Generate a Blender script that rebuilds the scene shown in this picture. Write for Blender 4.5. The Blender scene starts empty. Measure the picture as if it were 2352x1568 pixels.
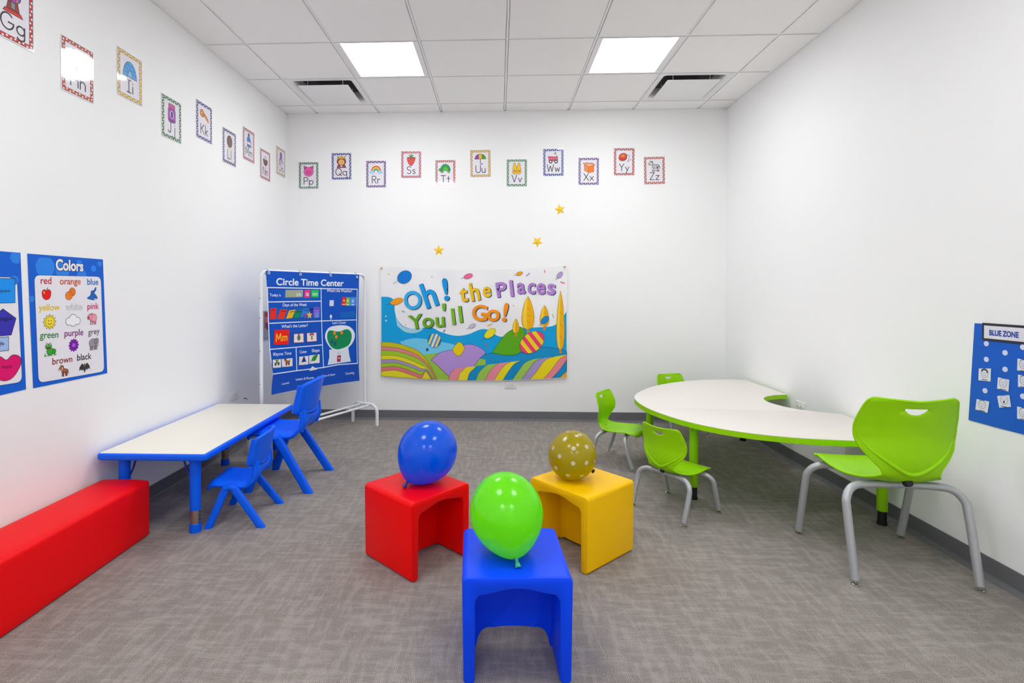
import bpy, bmesh, math, random
from mathutils import Vector, Matrix
random.seed(7)
scene = bpy.context.scene
COL = scene.collection
PI = math.pi

# ------------------------------------------------------------------ camera, exposure, world
XL, XR, D, H, CAMH = -2.0766, 2.1621, 5.0491, 2.99, 1.2618
YF = -1.35                                   # unseen wall behind the photographer, set nearer to bounce more light
GX0, GY0, T = -2.3796, 4.8255, 0.6096        # ceiling grid origin and pitch
FPX, PCX, PCY = 1198.317, 1096.419, 677.848
RIGHT = Vector((0.99919039, 0.04021454, 0.00116068))
UP = Vector((-0.00154449, 0.00951437, 0.99995354))
FWD = Vector((-0.04020163, 0.99914577, -0.00956878))
EYE = Vector((0, 0, CAMH))
cd = bpy.data.cameras.new('camera'); cam = bpy.data.objects.new('camera', cd); COL.objects.link(cam)
cd.sensor_width = 36; cd.lens = FPX / 2352 * 36
cd.shift_x = (1176 - PCX) / 2352; cd.shift_y = (PCY - 784) / 2352
cd.clip_start = 0.05
cam.matrix_world = Matrix(((RIGHT.x, UP.x, -FWD.x, 0), (RIGHT.y, UP.y, -FWD.y, 0), (RIGHT.z, UP.z, -FWD.z, CAMH), (0, 0, 0, 1)))
scene.camera = cam
vs = scene.view_settings
vs.view_transform = 'Standard'; vs.look = 'None'; vs.gamma = 1; vs.exposure = 0.3; vs.use_curve_mapping = False
LAMP = 15.0                                   # radiance of the ceiling panels
world = bpy.data.worlds.new('world'); scene.world = world; world.use_nodes = True
world.node_tree.nodes['Background'].inputs[0].default_value = (1, 1, 1, 1)
world.node_tree.nodes['Background'].inputs[1].default_value = 0.3
scene.cycles.max_bounces = 9; scene.cycles.diffuse_bounces = 6; scene.cycles.sample_clamp_indirect = 6

def ray(u, v): return FWD + RIGHT * ((u - PCX) / FPX) - UP * ((v - PCY) / FPX)
def hit(u, v, o, n):                          # where the sight line through a photo point meets a plane of the room
    d = ray(u, v); return EYE + d * ((o - EYE).dot(n) / d.dot(n))

# ------------------------------------------------------------------ materials
def lin(c):
    if isinstance(c, str): c = [int(c[i:i + 2], 16) for i in (0, 2, 4)]
    r = []
    for x in c:
        x /= 255; r.append(x / 12.92 if x <= .04045 else ((x + .055) / 1.055) ** 2.4)
    return tuple(r)
MATS = {}
def mat(name, c, rough=.5, metal=0, coat=0, bump=0, bscale=200, spec=.5, var=.03, sss=0):
    if name in MATS: return MATS[name]
    m = bpy.data.materials.new(name); m.use_nodes = True; nt = m.node_tree; b = nt.nodes['Principled BSDF']
    rgb = lin(c)
    tc = nt.nodes.new('ShaderNodeTexCoord'); nz = nt.nodes.new('ShaderNodeTexNoise')
    nz.inputs['Scale'].default_value = bscale; nz.inputs['Detail'].default_value = 2
    nt.links.new(tc.outputs['Object'], nz.inputs['Vector'])
    mx = nt.nodes.new('ShaderNodeMix'); mx.data_type = 'RGBA'
    mx.inputs[6].default_value = tuple(x * (1 - var) for x in rgb) + (1,)
    mx.inputs[7].default_value = tuple(min(1, x * (1 + var)) for x in rgb) + (1,)
    nt.links.new(nz.outputs['Fac'], mx.inputs[0]); nt.links.new(mx.outputs[2], b.inputs['Base Color'])
    b.inputs['Roughness'].default_value = rough; b.inputs['Metallic'].default_value = metal
    b.inputs['Coat Weight'].default_value = coat; b.inputs['Coat Roughness'].default_value = .08
    b.inputs['Specular IOR Level'].default_value = spec
    if bump:
        bp = nt.nodes.new('ShaderNodeBump'); bp.inputs['Strength'].default_value = bump; bp.inputs['Distance'].default_value = .001
        nt.links.new(nz.outputs['Fac'], bp.inputs['Height']); nt.links.new(bp.outputs['Normal'], b.inputs['Normal'])
    MATS[name] = m; return m
def ink(c, finish='paper'):
    r, coat, sp = {'paper': (.6, 0, .3), 'gloss': (.5, 1, .3), 'cloth': (.8, 0, .2), 'vinyl': (.5, 0, .22)}[finish]
    m = mat(f'print_{finish}_{c}', c, r, 0, coat, 0, 40, sp, .015)
    if finish == 'gloss': m.node_tree.nodes['Principled BSDF'].inputs['Coat Roughness'].default_value = .05
    return m

M_wall = mat('wall_paint', 'f8f8f8', .85, bump=.15, bscale=350, spec=.2, var=.01)
M_tile = mat('ceiling_tile', 'fbf9f8', .95, bump=.25, bscale=160, spec=.1, var=.03)
M_grid = mat('ceiling_grid', 'f2f1f1', .5, spec=.4)
M_base = mat('vinyl_base', '6c6c71', .4, spec=.5)
M_bluep = mat('blue_plastic', '0064ff', .42, spec=.22, bump=.05, bscale=500)
M_bluec = mat('cube_blue', '0048ff', .4, spec=.2, bump=.06, bscale=400)
M_redc = mat('cube_red', 'f80004', .4, spec=.2, bump=.06, bscale=400)
M_yelc = mat('cube_yellow', 'ffc600', .4, spec=.2, bump=.06, bscale=400)
M_redv = mat('red_vinyl', 'f4000c', .5, spec=.2, bump=.12, bscale=260)
M_cream = mat('cream_laminate', 'f2ede0', .35, spec=.4, var=.012)
M_beige = mat('beige_laminate', 'e9e3dc', .4, spec=.35, var=.015)
M_green = mat('green_shell', '98d800', .45, spec=.22, bump=.05, bscale=600)
M_gedge = mat('green_edge', '9edc04', .42, spec=.22)
M_gleg = mat('green_leg_paint', '94d204', .42, spec=.22)
M_silver = mat('silver_leg_paint', 'b6b9bc', .38, .4, spec=.5)
M_chrome = mat('chrome', 'd8d4cf', .15, 1)
M_nickel = mat('brushed_sleeve', 'b9a898', .3, 1)
M_black = mat('black_plastic', '141416', .5)
M_whitem = mat('white_metal', 'eceef2', .32, spec=.5)
M_wplast = mat('white_plastic', 'efefec', .4, spec=.45)
M_dark = mat('dark_duct', '48484a', .8)
M_dkblue = mat('dark_blue_steel', '0a2f8f', .4)

def carpet():
    m = bpy.data.materials.new('carpet'); m.use_nodes = True; nt = m.node_tree; b = nt.nodes['Principled BSDF']; N = nt.nodes.new; Lk = nt.links.new
    tc = N('ShaderNodeTexCoord')
    def noise(sx, sy, scale, detail=2, rough=.5):
        mp = N('ShaderNodeMapping'); mp.inputs['Scale'].default_value = (sx, sy, 1); Lk(tc.outputs['Object'], mp.inputs['Vector'])
        n = N('ShaderNodeTexNoise'); n.inputs['Scale'].default_value = scale; n.inputs['Detail'].default_value = detail; n.inputs['Roughness'].default_value = rough
        Lk(mp.outputs[0], n.inputs['Vector']); return n.outputs['Fac']
    def math_(op, a, c, clamp=False):
        n = N('ShaderNodeMath'); n.operation = op; n.use_clamp = clamp
        for i, x in enumerate((a, c)):
            if isinstance(x, (int, float)): n.inputs[i].default_value = x
            else: Lk(x, n.inputs[i])
        return n.outputs[0]
    def ramp(x, a, c):
        n = N('ShaderNodeMapRange'); n.inputs[1].default_value = a; n.inputs[2].default_value = c; Lk(x, n.inputs[0]); return n.outputs[0]
    def wave(ax):
        w = N('ShaderNodeTexWave'); w.wave_type = 'BANDS'; w.bands_direction = ax; w.inputs['Scale'].default_value = 52; w.inputs['Distortion'].default_value = .6
        w.inputs['Detail'].default_value = 1; w.inputs['Detail Scale'].default_value = 2
        Lk(tc.outputs['Object'], w.inputs['Vector']); return ramp(w.outputs['Fac'], .45, .9)
    chk = N('ShaderNodeTexChecker'); chk.inputs['Scale'].default_value = 1 / .5; chk.inputs['Color1'].default_value = (1, 1, 1, 1); chk.inputs['Color2'].default_value = (0, 0, 0, 1)
    mpc = N('ShaderNodeMapping'); mpc.inputs['Location'].default_value = (.07, .13, .25); Lk(tc.outputs['Object'], mpc.inputs['Vector']); Lk(mpc.outputs[0], chk.inputs['Vector'])
    lx = math_('MULTIPLY', wave('Y'), ramp(noise(7, 34, 1, 3, .6), .47, .60))       # weft runs across the room
    ly = math_('MULTIPLY', wave('X'), ramp(noise(34, 7, 1, 3, .6), .47, .60))       # warp runs into the room
    kx = math_('MULTIPLY_ADD', chk.outputs['Fac'], .2); kx.node.inputs[2].default_value = .6
    ky = math_('MULTIPLY_ADD', chk.outputs['Fac'], -.2); ky.node.inputs[2].default_value = .8
    th = math_('ADD', math_('MULTIPLY', lx, kx), math_('MULTIPLY', ly, ky), True)
    fine = noise(1, 1, 420, 2, .7); big = noise(1, 1, 2.2, 3)
    f = math_('ADD', math_('MULTIPLY', th, .30), math_('MULTIPLY', ramp(fine, .3, .72), .62)); f = math_('ADD', f, math_('MULTIPLY', ramp(big, .3, .7), .05), True)
    cr = N('ShaderNodeValToRGB'); e = cr.color_ramp.elements
    e[0].position = .04; e[0].color = lin('4c4644') + (1,); e[1].position = .96; e[1].color = lin('d6cec8') + (1,)
    k = e.new(.36); k.color = lin('978f8a') + (1,)
    Lk(f, cr.inputs[0]); Lk(cr.outputs[0], b.inputs['Base Color'])
    b.inputs['Roughness'].default_value = .95; b.inputs['Specular IOR Level'].default_value = .1
    bp = N('ShaderNodeBump'); bp.inputs['Strength'].default_value = .5; bp.inputs['Distance'].default_value = .003; Lk(f, bp.inputs['Height']); Lk(bp.outputs[0], b.inputs['Normal'])
    return m
M_carpet = carpet()

def emit(name, strength):
    m = bpy.data.materials.new(name); m.use_nodes = True; nt = m.node_tree; nt.nodes.clear()
    e = nt.nodes.new('ShaderNodeEmission'); o = nt.nodes.new('ShaderNodeOutputMaterial'); e.inputs[0].default_value = (.962, .988, 1, 1); e.inputs[1].default_value = strength
    nt.links.new(e.outputs[0], o.inputs[0]); return m
M_lamp = emit('lit_diffuser', LAMP)

def balloon_mat(name, c, dots=None):
    m = mat(name, c, .22, coat=.6, spec=.5); nt = m.node_tree; b = nt.nodes['Principled BSDF']
    tr = nt.nodes.new('ShaderNodeBsdfTranslucent'); tr.inputs[0].default_value = tuple(min(1, x * 1.2) for x in lin(c)) + (1,)
    ms = nt.nodes.new('ShaderNodeMixShader'); ms.inputs[0].default_value = .55
    out = nt.nodes['Material Output']
    nt.links.new(b.outputs[0], ms.inputs[1]); nt.links.new(tr.outputs[0], ms.inputs[2]); nt.links.new(ms.outputs[0], out.inputs[0])
    return m

# ------------------------------------------------------------------ object helpers
def tag(o, label=None, cat=None, group=None, kind=None):
    if label: o['label'] = label
    if cat: o['category'] = cat
    if group: o['group'] = group
    if kind: o['kind'] = kind
    return o
def thing(name, loc, rz, label, cat, group=None):
    o = bpy.data.objects.new(name, None); COL.objects.link(o); o.empty_display_size = .1
    o.location = loc; o.rotation_euler = (0, 0, rz); return tag(o, label, cat, group)
def link(name, bm, m, parent=None, smooth=40, loc=(0, 0, 0), rot=(0, 0, 0), normals=True):
    if normals: bmesh.ops.recalc_face_normals(bm, faces=bm.faces)
    me = bpy.data.meshes.new(name); bm.to_mesh(me); bm.free()
    for x in (m if isinstance(m, (list, tuple)) else [m]): me.materials.append(x)
    if smooth:
        me.polygons.foreach_set('use_smooth', [True] * len(me.polygons)); me.set_sharp_from_angle(angle=math.radians(smooth))
    o = bpy.data.objects.new(name, me); COL.objects.link(o); o.location = loc; o.rotation_euler = rot
    if parent: o.parent = parent
    return o
def copy_tree(o, parent=None):
    c = o.copy(); COL.objects.link(c)
    if parent: c.parent = parent
    for ch in list(o.children): copy_tree(ch, c)
    return c
def box(bm, x0, y0, z0, x1, y1, z1, bev=0, seg=2, mi=0):
    r = bmesh.ops.create_cube(bm, size=1); vs_ = r['verts']
    for v in vs_: v.co = Vector(((x0 + x1) / 2 + v.co.x * (x1 - x0), (y0 + y1) / 2 + v.co.y * (y1 - y0), (z0 + z1) / 2 + v.co.z * (z1 - z0)))
    fs = {f for v in vs_ for f in v.link_faces}
    for f in fs: f.material_index = mi
    if bev:
        es = list({e for v in vs_ for e in v.link_edges})
        bmesh.ops.bevel(bm, geom=es, offset=bev, segments=seg, profile=.5, affect='EDGES', material=mi)
def sbox(*a, **k): bm = bmesh.new(); box(bm, *a, **k); return bm
def cyl(bm, p, q, r0, r1=None, n=20, cap=True):
    p, q = Vector(p), Vector(q); r1 = r0 if r1 is None else r1
    d = (q - p).normalized(); a = d.orthogonal().normalized(); b = d.cross(a)
    R = [[bm.verts.new(c + (a * math.cos(t) + b * math.sin(t)) * r) for t in [2 * PI * i / n for i in range(n)]] for c, r in ((p, r0), (q, r1))]
    for i in range(n): bm.faces.new((R[0][i], R[0][(i + 1) % n], R[1][(i + 1) % n], R[1][i]))
    if cap: bm.faces.new(R[0][::-1]); bm.faces.new(R[1])
def spline(pts, n=6, closed=False):
    P = [Vector(p) for p in pts]; out = []; m = len(P)
    for i in range(m if closed else m - 1):
        g = lambda k: P[k % m] if closed else P[max(0, min(m - 1, k))]
        p0, p1, p2, p3 = g(i - 1), g(i), g(i + 1), g(i + 2)
        for j in range(n):
            t = j / n; out.append(.5 * (2 * p1 + (p2 - p0) * t + (2 * p0 - 5 * p1 + 4 * p2 - p3) * t * t + (3 * p1 - p0 - 3 * p2 + p3) * t ** 3))
    if not closed: out.append(P[-1])
    return out
def tube(bm, pts, r, n=14, closed=False, cap=True):
    pts = [Vector(p) for p in pts]; m = len(pts); rings = []; a = None
    for i, p in enumerate(pts):
        if closed: d = (pts[(i + 1) % m] - pts[i - 1]).normalized()
        else: d = (pts[min(i + 1, m - 1)] - pts[max(i - 1, 0)]).normalized()
        if a is None: a = d.orthogonal().normalized()
        a = (a - d * a.dot(d)).normalized(); b = d.cross(a); rr = r(i / (m - 1)) if callable(r) else r
        rings.append([bm.verts.new(p + (a * math.cos(t) + b * math.sin(t)) * rr) for t in [2 * PI * k / n for k in range(n)]])
    for i in range(m if closed else m - 1):
        A, B = rings[i], rings[(i + 1) % m]
        off = 0
        if closed and i == m - 1: off = min(range(n), key=lambda k: (A[0].co - B[k].co).length)
        for k in range(n): bm.faces.new((A[k], A[(k + 1) % n], B[(k + 1 + off) % n], B[(k + off) % n]))
    if cap and not closed: bm.faces.new(rings[0][::-1]); bm.faces.new(rings[-1])
def lathe(bm, prof, n=32):
    rings = [[bm.verts.new((r * math.cos(2 * PI * k / n), r * math.sin(2 * PI * k / n), z)) for k in range(n)] for r, z in prof]
    for A, B in zip(rings, rings[1:]):
        for k in range(n): bm.faces.new((A[k], A[(k + 1) % n], B[(k + 1) % n], B[k]))
    bm.faces.new(rings[0][::-1]); bm.faces.new(rings[-1])
def prism(bm, pts, z0, z1, bev=0, mi=0, seg=2):
    f = bm.faces.new([bm.verts.new((x, y, z0)) for x, y in pts]); f.material_index = mi
    r = bmesh.ops.extrude_face_region(bm, geom=[f]); vs_ = [g for g in r['geom'] if isinstance(g, bmesh.types.BMVert)]
    for v in vs_: v.co.z = z1
    top = [g for g in r['geom'] if isinstance(g, bmesh.types.BMFace)][0]
    for e in top.edges:
        for g in e.link_faces: g.material_index = mi
    if bev: bmesh.ops.bevel(bm, geom=list(top.edges) + list(f.edges), offset=bev, segments=seg, profile=.5, affect='EDGES')
def rrect(x0, y0, x1, y1, r, n=5):
    o = []
    for cx, cy, a in ((x1 - r, y1 - r, 0), (x0 + r, y1 - r, 90), (x0 + r, y0 + r, 180), (x1 - r, y0 + r, 270)):
        for i in range(n + 1):
            t = math.radians(a + 90 * i / n); o.append((cx + r * math.cos(t), cy + r * math.sin(t)))
    return o
def solid(o, th, offset=0, bev=0):
    m = o.modifiers.new('thickness', 'SOLIDIFY'); m.thickness = th; m.offset = offset
    return o
def sub(o, n=1):
    m = o.modifiers.new('smooth', 'SUBSURF'); m.levels = n; m.render_levels = n; return o

# ------------------------------------------------------------------ room shell
def struct(name, bm, m): return tag(link(name, bm, m, smooth=30), kind='structure')
struct('floor', sbox(XL - .1, YF - .1, -.1, XR + .1, D + .1, 0), M_carpet)
struct('wall_left', sbox(XL - .1, YF, 0, XL, D, H + .3), M_wall)
struct('wall_right', sbox(XR, YF, 0, XR + .1, D, H + .3), M_wall)
struct('wall_back', sbox(XL - .1, D, 0, XR + .1, D + .1, H + .3), M_wall)
struct('wall_front', sbox(XL - .1, YF - .1, 0, XR + .1, YF, H + .3), M_wall)
def base_profile(name, p, q, inward):
    bm = bmesh.new(); p, q, n = Vector(p), Vector(q), Vector(inward)
    prof = [(0, .092), (.003, .092), (.0045, .089), (.0045, .019), (.0075, .012), (.024, .004), (.026, 0), (0, 0)]
    A = [bm.verts.new(p + n * a + Vector((0, 0, z))) for a, z in prof]; B = [bm.verts.new(q + n * a + Vector((0, 0, z))) for a, z in prof]
    for i in range(len(prof)): j = (i + 1) % len(prof); bm.faces.new((A[i], A[j], B[j], B[i]))
    bm.faces.new(A); bm.faces.new(B[::-1]); tag(link(name, bm, M_base, smooth=0), kind='structure')
base_profile('baseboard_back', (XL, D, 0), (XR, D, 0), (0, -1, 0))
base_profile('baseboard_left', (XL, YF, 0), (XL, D, 0), (1, 0, 0))
base_profile('baseboard_right', (XR, YF, 0), (XR, D, 0), (-1, 0, 0))
LIGHTS = [(i, j) for j in (2, 6, 10) for i in (2, 5)]     # cells: column i..i+1, row j-1..j from the far grid line
VENTS = [(1, 1), (6, 1)]
def cell(i, j):
    return GX0 + i * T, GY0 - j * T, GX0 + (i + 1) * T, GY0 - (j - 1) * T
def ceiling():
    bm = bmesh.new(); skip = set(LIGHTS) | set(VENTS); g = .012
    for i in range(-1, 9):
        for j in range(-1, 15):
            if (i, j) in skip: continue
            x0, y0, x1, y1 = cell(i, j); x0, x1 = max(x0, XL), min(x1, XR); y0, y1 = max(y0, YF), min(y1, D)
            if x1 - x0 < .03 or y1 - y0 < .03: continue
            box(bm, x0 + .0115, y0 + .0115, H - .004, x1 - .0115, y1 - .0115, H + .02, mi=0)
    for i in range(0, 9):
        x = GX0 + i * T
        if XL < x < XR: box(bm, x - .0075, YF, H, x + .0075, D, H + .003, mi=1); box(bm, x - .02, YF, H + .012, x + .02, D, H + .03, mi=1)
    for j in range(-1, 14):
        y = GY0 - j * T
        if YF < y < D: box(bm, XL, y - .0075, H + .0004, XR, y + .0075, H + .003, mi=1); box(bm, XL, y - .02, H + .0124, XR, y + .02, H + .03, mi=1)
    box(bm, XL, YF, H, XL + .02, D, H + .004, mi=1); box(bm, XR - .02, YF, H, XR, D, H + .004, mi=1)
    box(bm, XL, D - .02, H, XR, D, H + .004, mi=1)
    box(bm, XL - .1, YF - .1, H + .25, XR + .1, D + .1, H + .3, mi=0)
    struct('ceiling', bm, [M_tile, M_grid])
ceiling()
LAB = {(2, 2): 'lit square ceiling light panel left of the middle above the alphabet cards', (5, 2): 'lit square ceiling light panel right of the middle above the alphabet cards'}
for i, j in LIGHTS:
    x0, y0, x1, y1 = cell(i, j)
    t = thing('ceiling_light', ((x0 + x1) / 2, (y0 + y1) / 2, H), 0, LAB.get((i, j), 'lit square ceiling light panel out of view behind the photographer'), 'ceiling light', 'square ceiling light panels')
    h = T / 2 - .0105; b = .038; e = .012
    bm = bmesh.new()
    for a in ((-h, -h, h, -h + e), (-h, h - e, h, h), (-h, -h + e, -h + b, h - e), (h - b, -h + e, h, h - e)): box(bm, a[0], a[1], -.003, a[2], a[3], .03)
    link('frame', bm, M_grid, t)
    link('diffuser', sbox(-h + b, -h + e, .006, h - b, h - e, .012), M_lamp, t)
for (i, j), lb in zip(VENTS, ('white square air vent in the ceiling beside the left light panel', 'white square air vent in the ceiling beside the right light panel')):
    x0, y0, x1, y1 = cell(i, j)
    t = thing('ceiling_vent', ((x0 + x1) / 2, (y0 + y1) / 2, H), 0, lb, 'air vent', 'ceiling air vents')
    h = T / 2 - .0105; w0 = .235
    bm = bmesh.new()                          # flange with a curved throat going up
    prof = [(h, .02), (h, -.004), (w0 + .02, -.002), (w0 + .006, .012), (w0, .035), (w0 - .004, .085)]
    rings = []
    for w, z in prof:
        r = .001 if w == h else .03
        rings.append([bm.verts.new((x, y, z)) for x, y in rrect(-w, -w, w, w, r, 4)])
    for A, B in zip(rings, rings[1:]):
        for k in range(len(A)): bm.faces.new((A[k], A[(k + 1) % len(A)], B[(k + 1) % len(A)], B[k]))
    link('flange', bm, M_grid, t)
    bm = bmesh.new(); box(bm, -w0, -w0, .085, w0, w0, .09); cyl(bm, (0, 0, .03), (0, 0, .085), .1, .12)
    link('duct', bm, M_dark, t)
    bm = bmesh.new(); prism(bm, rrect(-.213, -.213, .213, .213, .01, 3), -.027, -.02, .002); [cyl(bm, (x, y, -.021), (x, y, .09), .003, n=8) for x in (-.15, .15) for y in (-.15, .15)]; link('plaque', bm, M_grid, t)

# ------------------------------------------------------------------ red bench
bm = bmesh.new(); box(bm, -.13, -.76, 0, .13, .76, .283, bev=.016, seg=3)
bmesh.ops.subdivide_edges(bm, edges=[e for e in bm.edges if e.calc_length() > .2], cuts=6, use_grid_fill=True)
for v in bm.verts:                                     # soft upholstered crown
    if v.co.z > .26: v.co.z += .006 * (1 - (v.co.x / .13) ** 2)
tag(link('foam_bench', bm, M_redv, None, 50, loc=(-1.921, 1.852, 0)), 'long low red vinyl bench against the left wall', 'bench')

# ------------------------------------------------------------------ cube stools
def cube_stool(loc, deg, m, label, arch):
    t = thing('cube_stool', (loc[0], loc[1], 0), math.radians(deg), label, 'stool', 'cube stools in the middle of the carpet')
    W, Dp, Ht, leg = .178, .178, .345, .043
    pts = []
    for k in range(5): a = math.radians(90 * k / 4); pts.append((W - .02 + .02 * math.cos(a), Ht - .02 + .02 * math.sin(a)))
    for k in range(5): a = math.radians(90 + 90 * k / 4); pts.append((-W + .02 + .02 * math.cos(a), Ht - .02 + .02 * math.sin(a)))
    pts += [(-W + .004, .012), (-W + .014, 0), (-W + leg - .012, 0), (-W + leg - .002, .01)]
    ar = [(-W + leg, .258)]
    for k in range(1, 6): a = math.radians(180 - 65 * k / 6); ar.append((-W + leg + .035 + .035 * math.cos(a), .258 + .035 * math.sin(a)))
    xi = W - leg - .06
    for k in range(13): x = -xi + 2 * xi * k / 12; ar.append((x, .307 - .012 * (x / xi) ** 2))
    ar += [(-x, z) for x, z in ar[:6]][::-1]
    pts += ar + [(W - leg + .002, .01), (W - leg + .012, 0), (W - .014, 0), (W - .004, .012)]
    bm = bmesh.new(); prism(bm, pts, -Dp, Dp, .009, seg=2)
    bmesh.ops.rotate(bm, verts=bm.verts, cent=(0, 0, 0), matrix=Matrix.Rotation(PI / 2, 3, 'X'))
    link('shell', bm, m, t, 35)
    bm = bmesh.new()                                   # cross panel between the sides, arched below
    q = [(-W + .03, .32)] + [(-W + .03, .0)] + [(-W + leg + .002, 0)]
    xe = W - leg - .004
    for k in range(41):
        x = -xe + 2 * xe * k / 40; q.append((x, max(.004, arch * (1 - abs(x / xe) ** 12) * (1 - .2 * (x / xe) ** 2) + .004)))
    q += [(W - leg - .002, 0), (W - .03, 0), (W - .03, .32)]
    prism(bm, q, -.045, 0, .006); bmesh.ops.rotate(bm, verts=bm.verts, cent=(0, 0, 0), matrix=Matrix.Rotation(PI / 2, 3, 'X'))
    link('cross_panel', bm, m, t, 35)
    return t
cube_stool((-.386, 2.465), 48.5, M_redc, 'red cube stool with a dark blue balloon on it', .012)
cube_stool((.409, 2.558), -48, M_yelc, 'yellow cube stool with a polka dot balloon on it', .012)
cube_stool((.054, 1.835), 3, M_bluec, 'blue cube stool with a green balloon, in front of the red and yellow stools', .074)

# ------------------------------------------------------------------ balloons
def balloon(name, loc, Rm, L, m, label, tilt, az, knot_m, dots=None):
    """pear-shaped balloon resting with its lowest point on loc; its axis leans by tilt towards azimuth az"""
    A = L * .47                                        # half length of the body, knot at -z
    prof = []; n = 30
    for k in range(n + 1):
        u = PI * k / n; z = -math.cos(u); r = math.sin(u)
        taper = 1 if z > 0 else 1 - .22 * z * z * (1 - .2 * (1 + z))
        prof.append((Rm * max(r * taper, .012), z * A * (1.08 if z < 0 else 1)))
    bm = bmesh.new(); lathe(bm, prof, 40)
    M = Matrix.Rotation(az, 4, 'Z') @ Matrix.Rotation(tilt, 4, 'Y')
    zmin = min((M @ v.co).z for v in bm.verts)
    o = link(name, bm, m, None, 180, loc=(loc[0], loc[1], loc[2] - zmin + .0015)); o.rotation_euler = M.to_euler()
    tag(o, label, 'balloon', 'balloons on the cube stools')
    b2 = bmesh.new(); z0 = -A * 1.08
    prof = [(.011, z0 + .006), (.006, z0 - .004), (.0052, z0 - .012), (.009, z0 - .016), (.0085, z0 - .020), (.011, z0 - .027), (.009, z0 - .029)]
    lathe(b2, prof, 16); k = link('knot', b2, knot_m, o, 60)
    return o, prof, A
M_bal_b = balloon_mat('balloon_blue', '0078ff'); M_bal_g = balloon_mat('balloon_green', '8cff14')
M_bal_o = balloon_mat('balloon_olive', 'c0b200'); M_knot_g = mat('knot_green', '2fae8a', .3); M_knot_b = mat('knot_blue', '0030a0', .3); M_dots = mat('white_dots', 'f4f0e6', .35, coat=.4)
balloon('balloon', (-.338, 2.475, .345), .139, .318, M_bal_b, 'blue balloon on the red cube stool', math.radians(42), math.radians(40), M_knot_b)
balloon('balloon', (.03, 1.83, .345), .128, .296, M_bal_g, 'bright green balloon on the blue cube stool', math.radians(42), math.radians(108), M_knot_g)
ob, pr_, A_ = balloon('balloon', (.36, 2.545, .345), .12, .236, M_bal_o, 'olive yellow balloon with white polka dots on the yellow cube stool', math.radians(52), math.radians(200), M_black)
nt = M_bal_o.node_tree; bsdf = nt.nodes['Principled BSDF']; tcn = nt.nodes.new('ShaderNodeTexCoord'); prev = None; nd = 36
for k in range(nd):                                     # printed polka dots: round spots at even spacing over the skin
    z = 1 - 2 * (k + .5) / nd; ph = k * PI * (3 - math.sqrt(5)); q = math.sqrt(1 - z * z); tp = 1 if z > 0 else 1 - .22 * z * z * (1 - .2 * (1 + z))
    dn = nt.nodes.new('ShaderNodeVectorMath'); dn.operation = 'DISTANCE'; dn.inputs[1].default_value = (.12 * q * tp * math.cos(ph), .12 * q * tp * math.sin(ph), z * A_ * (1.08 if z < 0 else 1))
    nt.links.new(tcn.outputs['Object'], dn.inputs[0])
    if prev is None: prev = dn.outputs['Value']
    else: mn = nt.nodes.new('ShaderNodeMath'); mn.operation = 'MINIMUM'; nt.links.new(prev, mn.inputs[0]); nt.links.new(dn.outputs['Value'], mn.inputs[1]); prev = mn.outputs[0]
lt = nt.nodes.new('ShaderNodeMath'); lt.operation = 'LESS_THAN'; lt.inputs[1].default_value = .0102; nt.links.new(prev, lt.inputs[0])
for sock in (bsdf.inputs['Base Color'], [n for n in nt.nodes if n.type == 'BSDF_TRANSLUCENT'][0].inputs[0]):
    mx = nt.nodes.new('ShaderNodeMix'); mx.data_type = 'RGBA'; nt.links.new(lt.outputs[0], mx.inputs[0]); mx.inputs[6].default_value = tuple(sock.default_value)
    if sock.links: nt.links.new(sock.links[0].from_socket, mx.inputs[6])
    mx.inputs[7].default_value = (.93, .9, .86, 1); nt.links.new(mx.outputs[2], sock)

# ------------------------------------------------------------------ blue activity table
def blue_table():
    L_, W_, Z1 = 1.19, .574, .425
    t = thing('activity_table', (-1.7765, 3.170, 0), math.radians(.7), 'low rectangular table with cream top and blue rim against the left wall', 'table')
    bm = bmesh.new(); prism(bm, rrect(-W_ / 2, -L_ / 2, W_ / 2, L_ / 2, .03, 6), Z1 - .034, Z1, .011, seg=4); link('tabletop', bm, M_bluep, t)
    bm = bmesh.new(); prism(bm, rrect(-W_ / 2 + .014, -L_ / 2 + .014, W_ / 2 - .014, L_ / 2 - .014, .006, 3), Z1 - .004, Z1 + .0012, .0006); link('laminate_surface', bm, M_cream, t)
    bm = bmesh.new()
    for x0, y0, x1, y1 in ((-.18, -.5, .16, -.48), (-.18, .48, .16, .5), (-.18, -.48, -.16, .48), (.14, -.48, .16, .48)): box(bm, x0, y0, Z1 - .055, x1, y1, Z1 - .03)
    link('apron', bm, M_dkblue, t)
    for sx in (-1, 1):
        for sy in (-1, 1):
            x, y = sx * .188, sy * .515
            bm = bmesh.new(); cyl(bm, (x, y, .115), (x, y, Z1 - .03), .0262, .0275, 24); leg = link('leg', bm, M_bluep, t)
            bm = bmesh.new(); cyl(bm, (x, y, .03), (x, y, .12), .0235, n=24); s = link('metal_sleeve', bm, M_nickel, leg); s['label'] = 'brushed metal sleeve'
            bm = bmesh.new()
            for q in range(4): cyl(bm, (x + .0228, y, .045 + q * .02), (x + .0242, y, .045 + q * .02), .0045, n=10)
            link('height_holes', bm, M_black, leg)
            bm = bmesh.new(); cyl(bm, (x, y, 0), (x, y, .04), .029, .0275, 24); cyl(bm, (x, y, .04), (x, y, .045), .0275, .024, 24); link('foot_cap', bm, M_bluep, leg)
            bm = bmesh.new(); tube(bm, [(x - sx * .03, y, Z1 - .13), (x - sx * .045, y, Z1 - .1), (x - sx * .065, y, Z1 - .035)], .005, 8); link('brace', bm, M_dkblue, leg)
blue_table()

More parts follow.
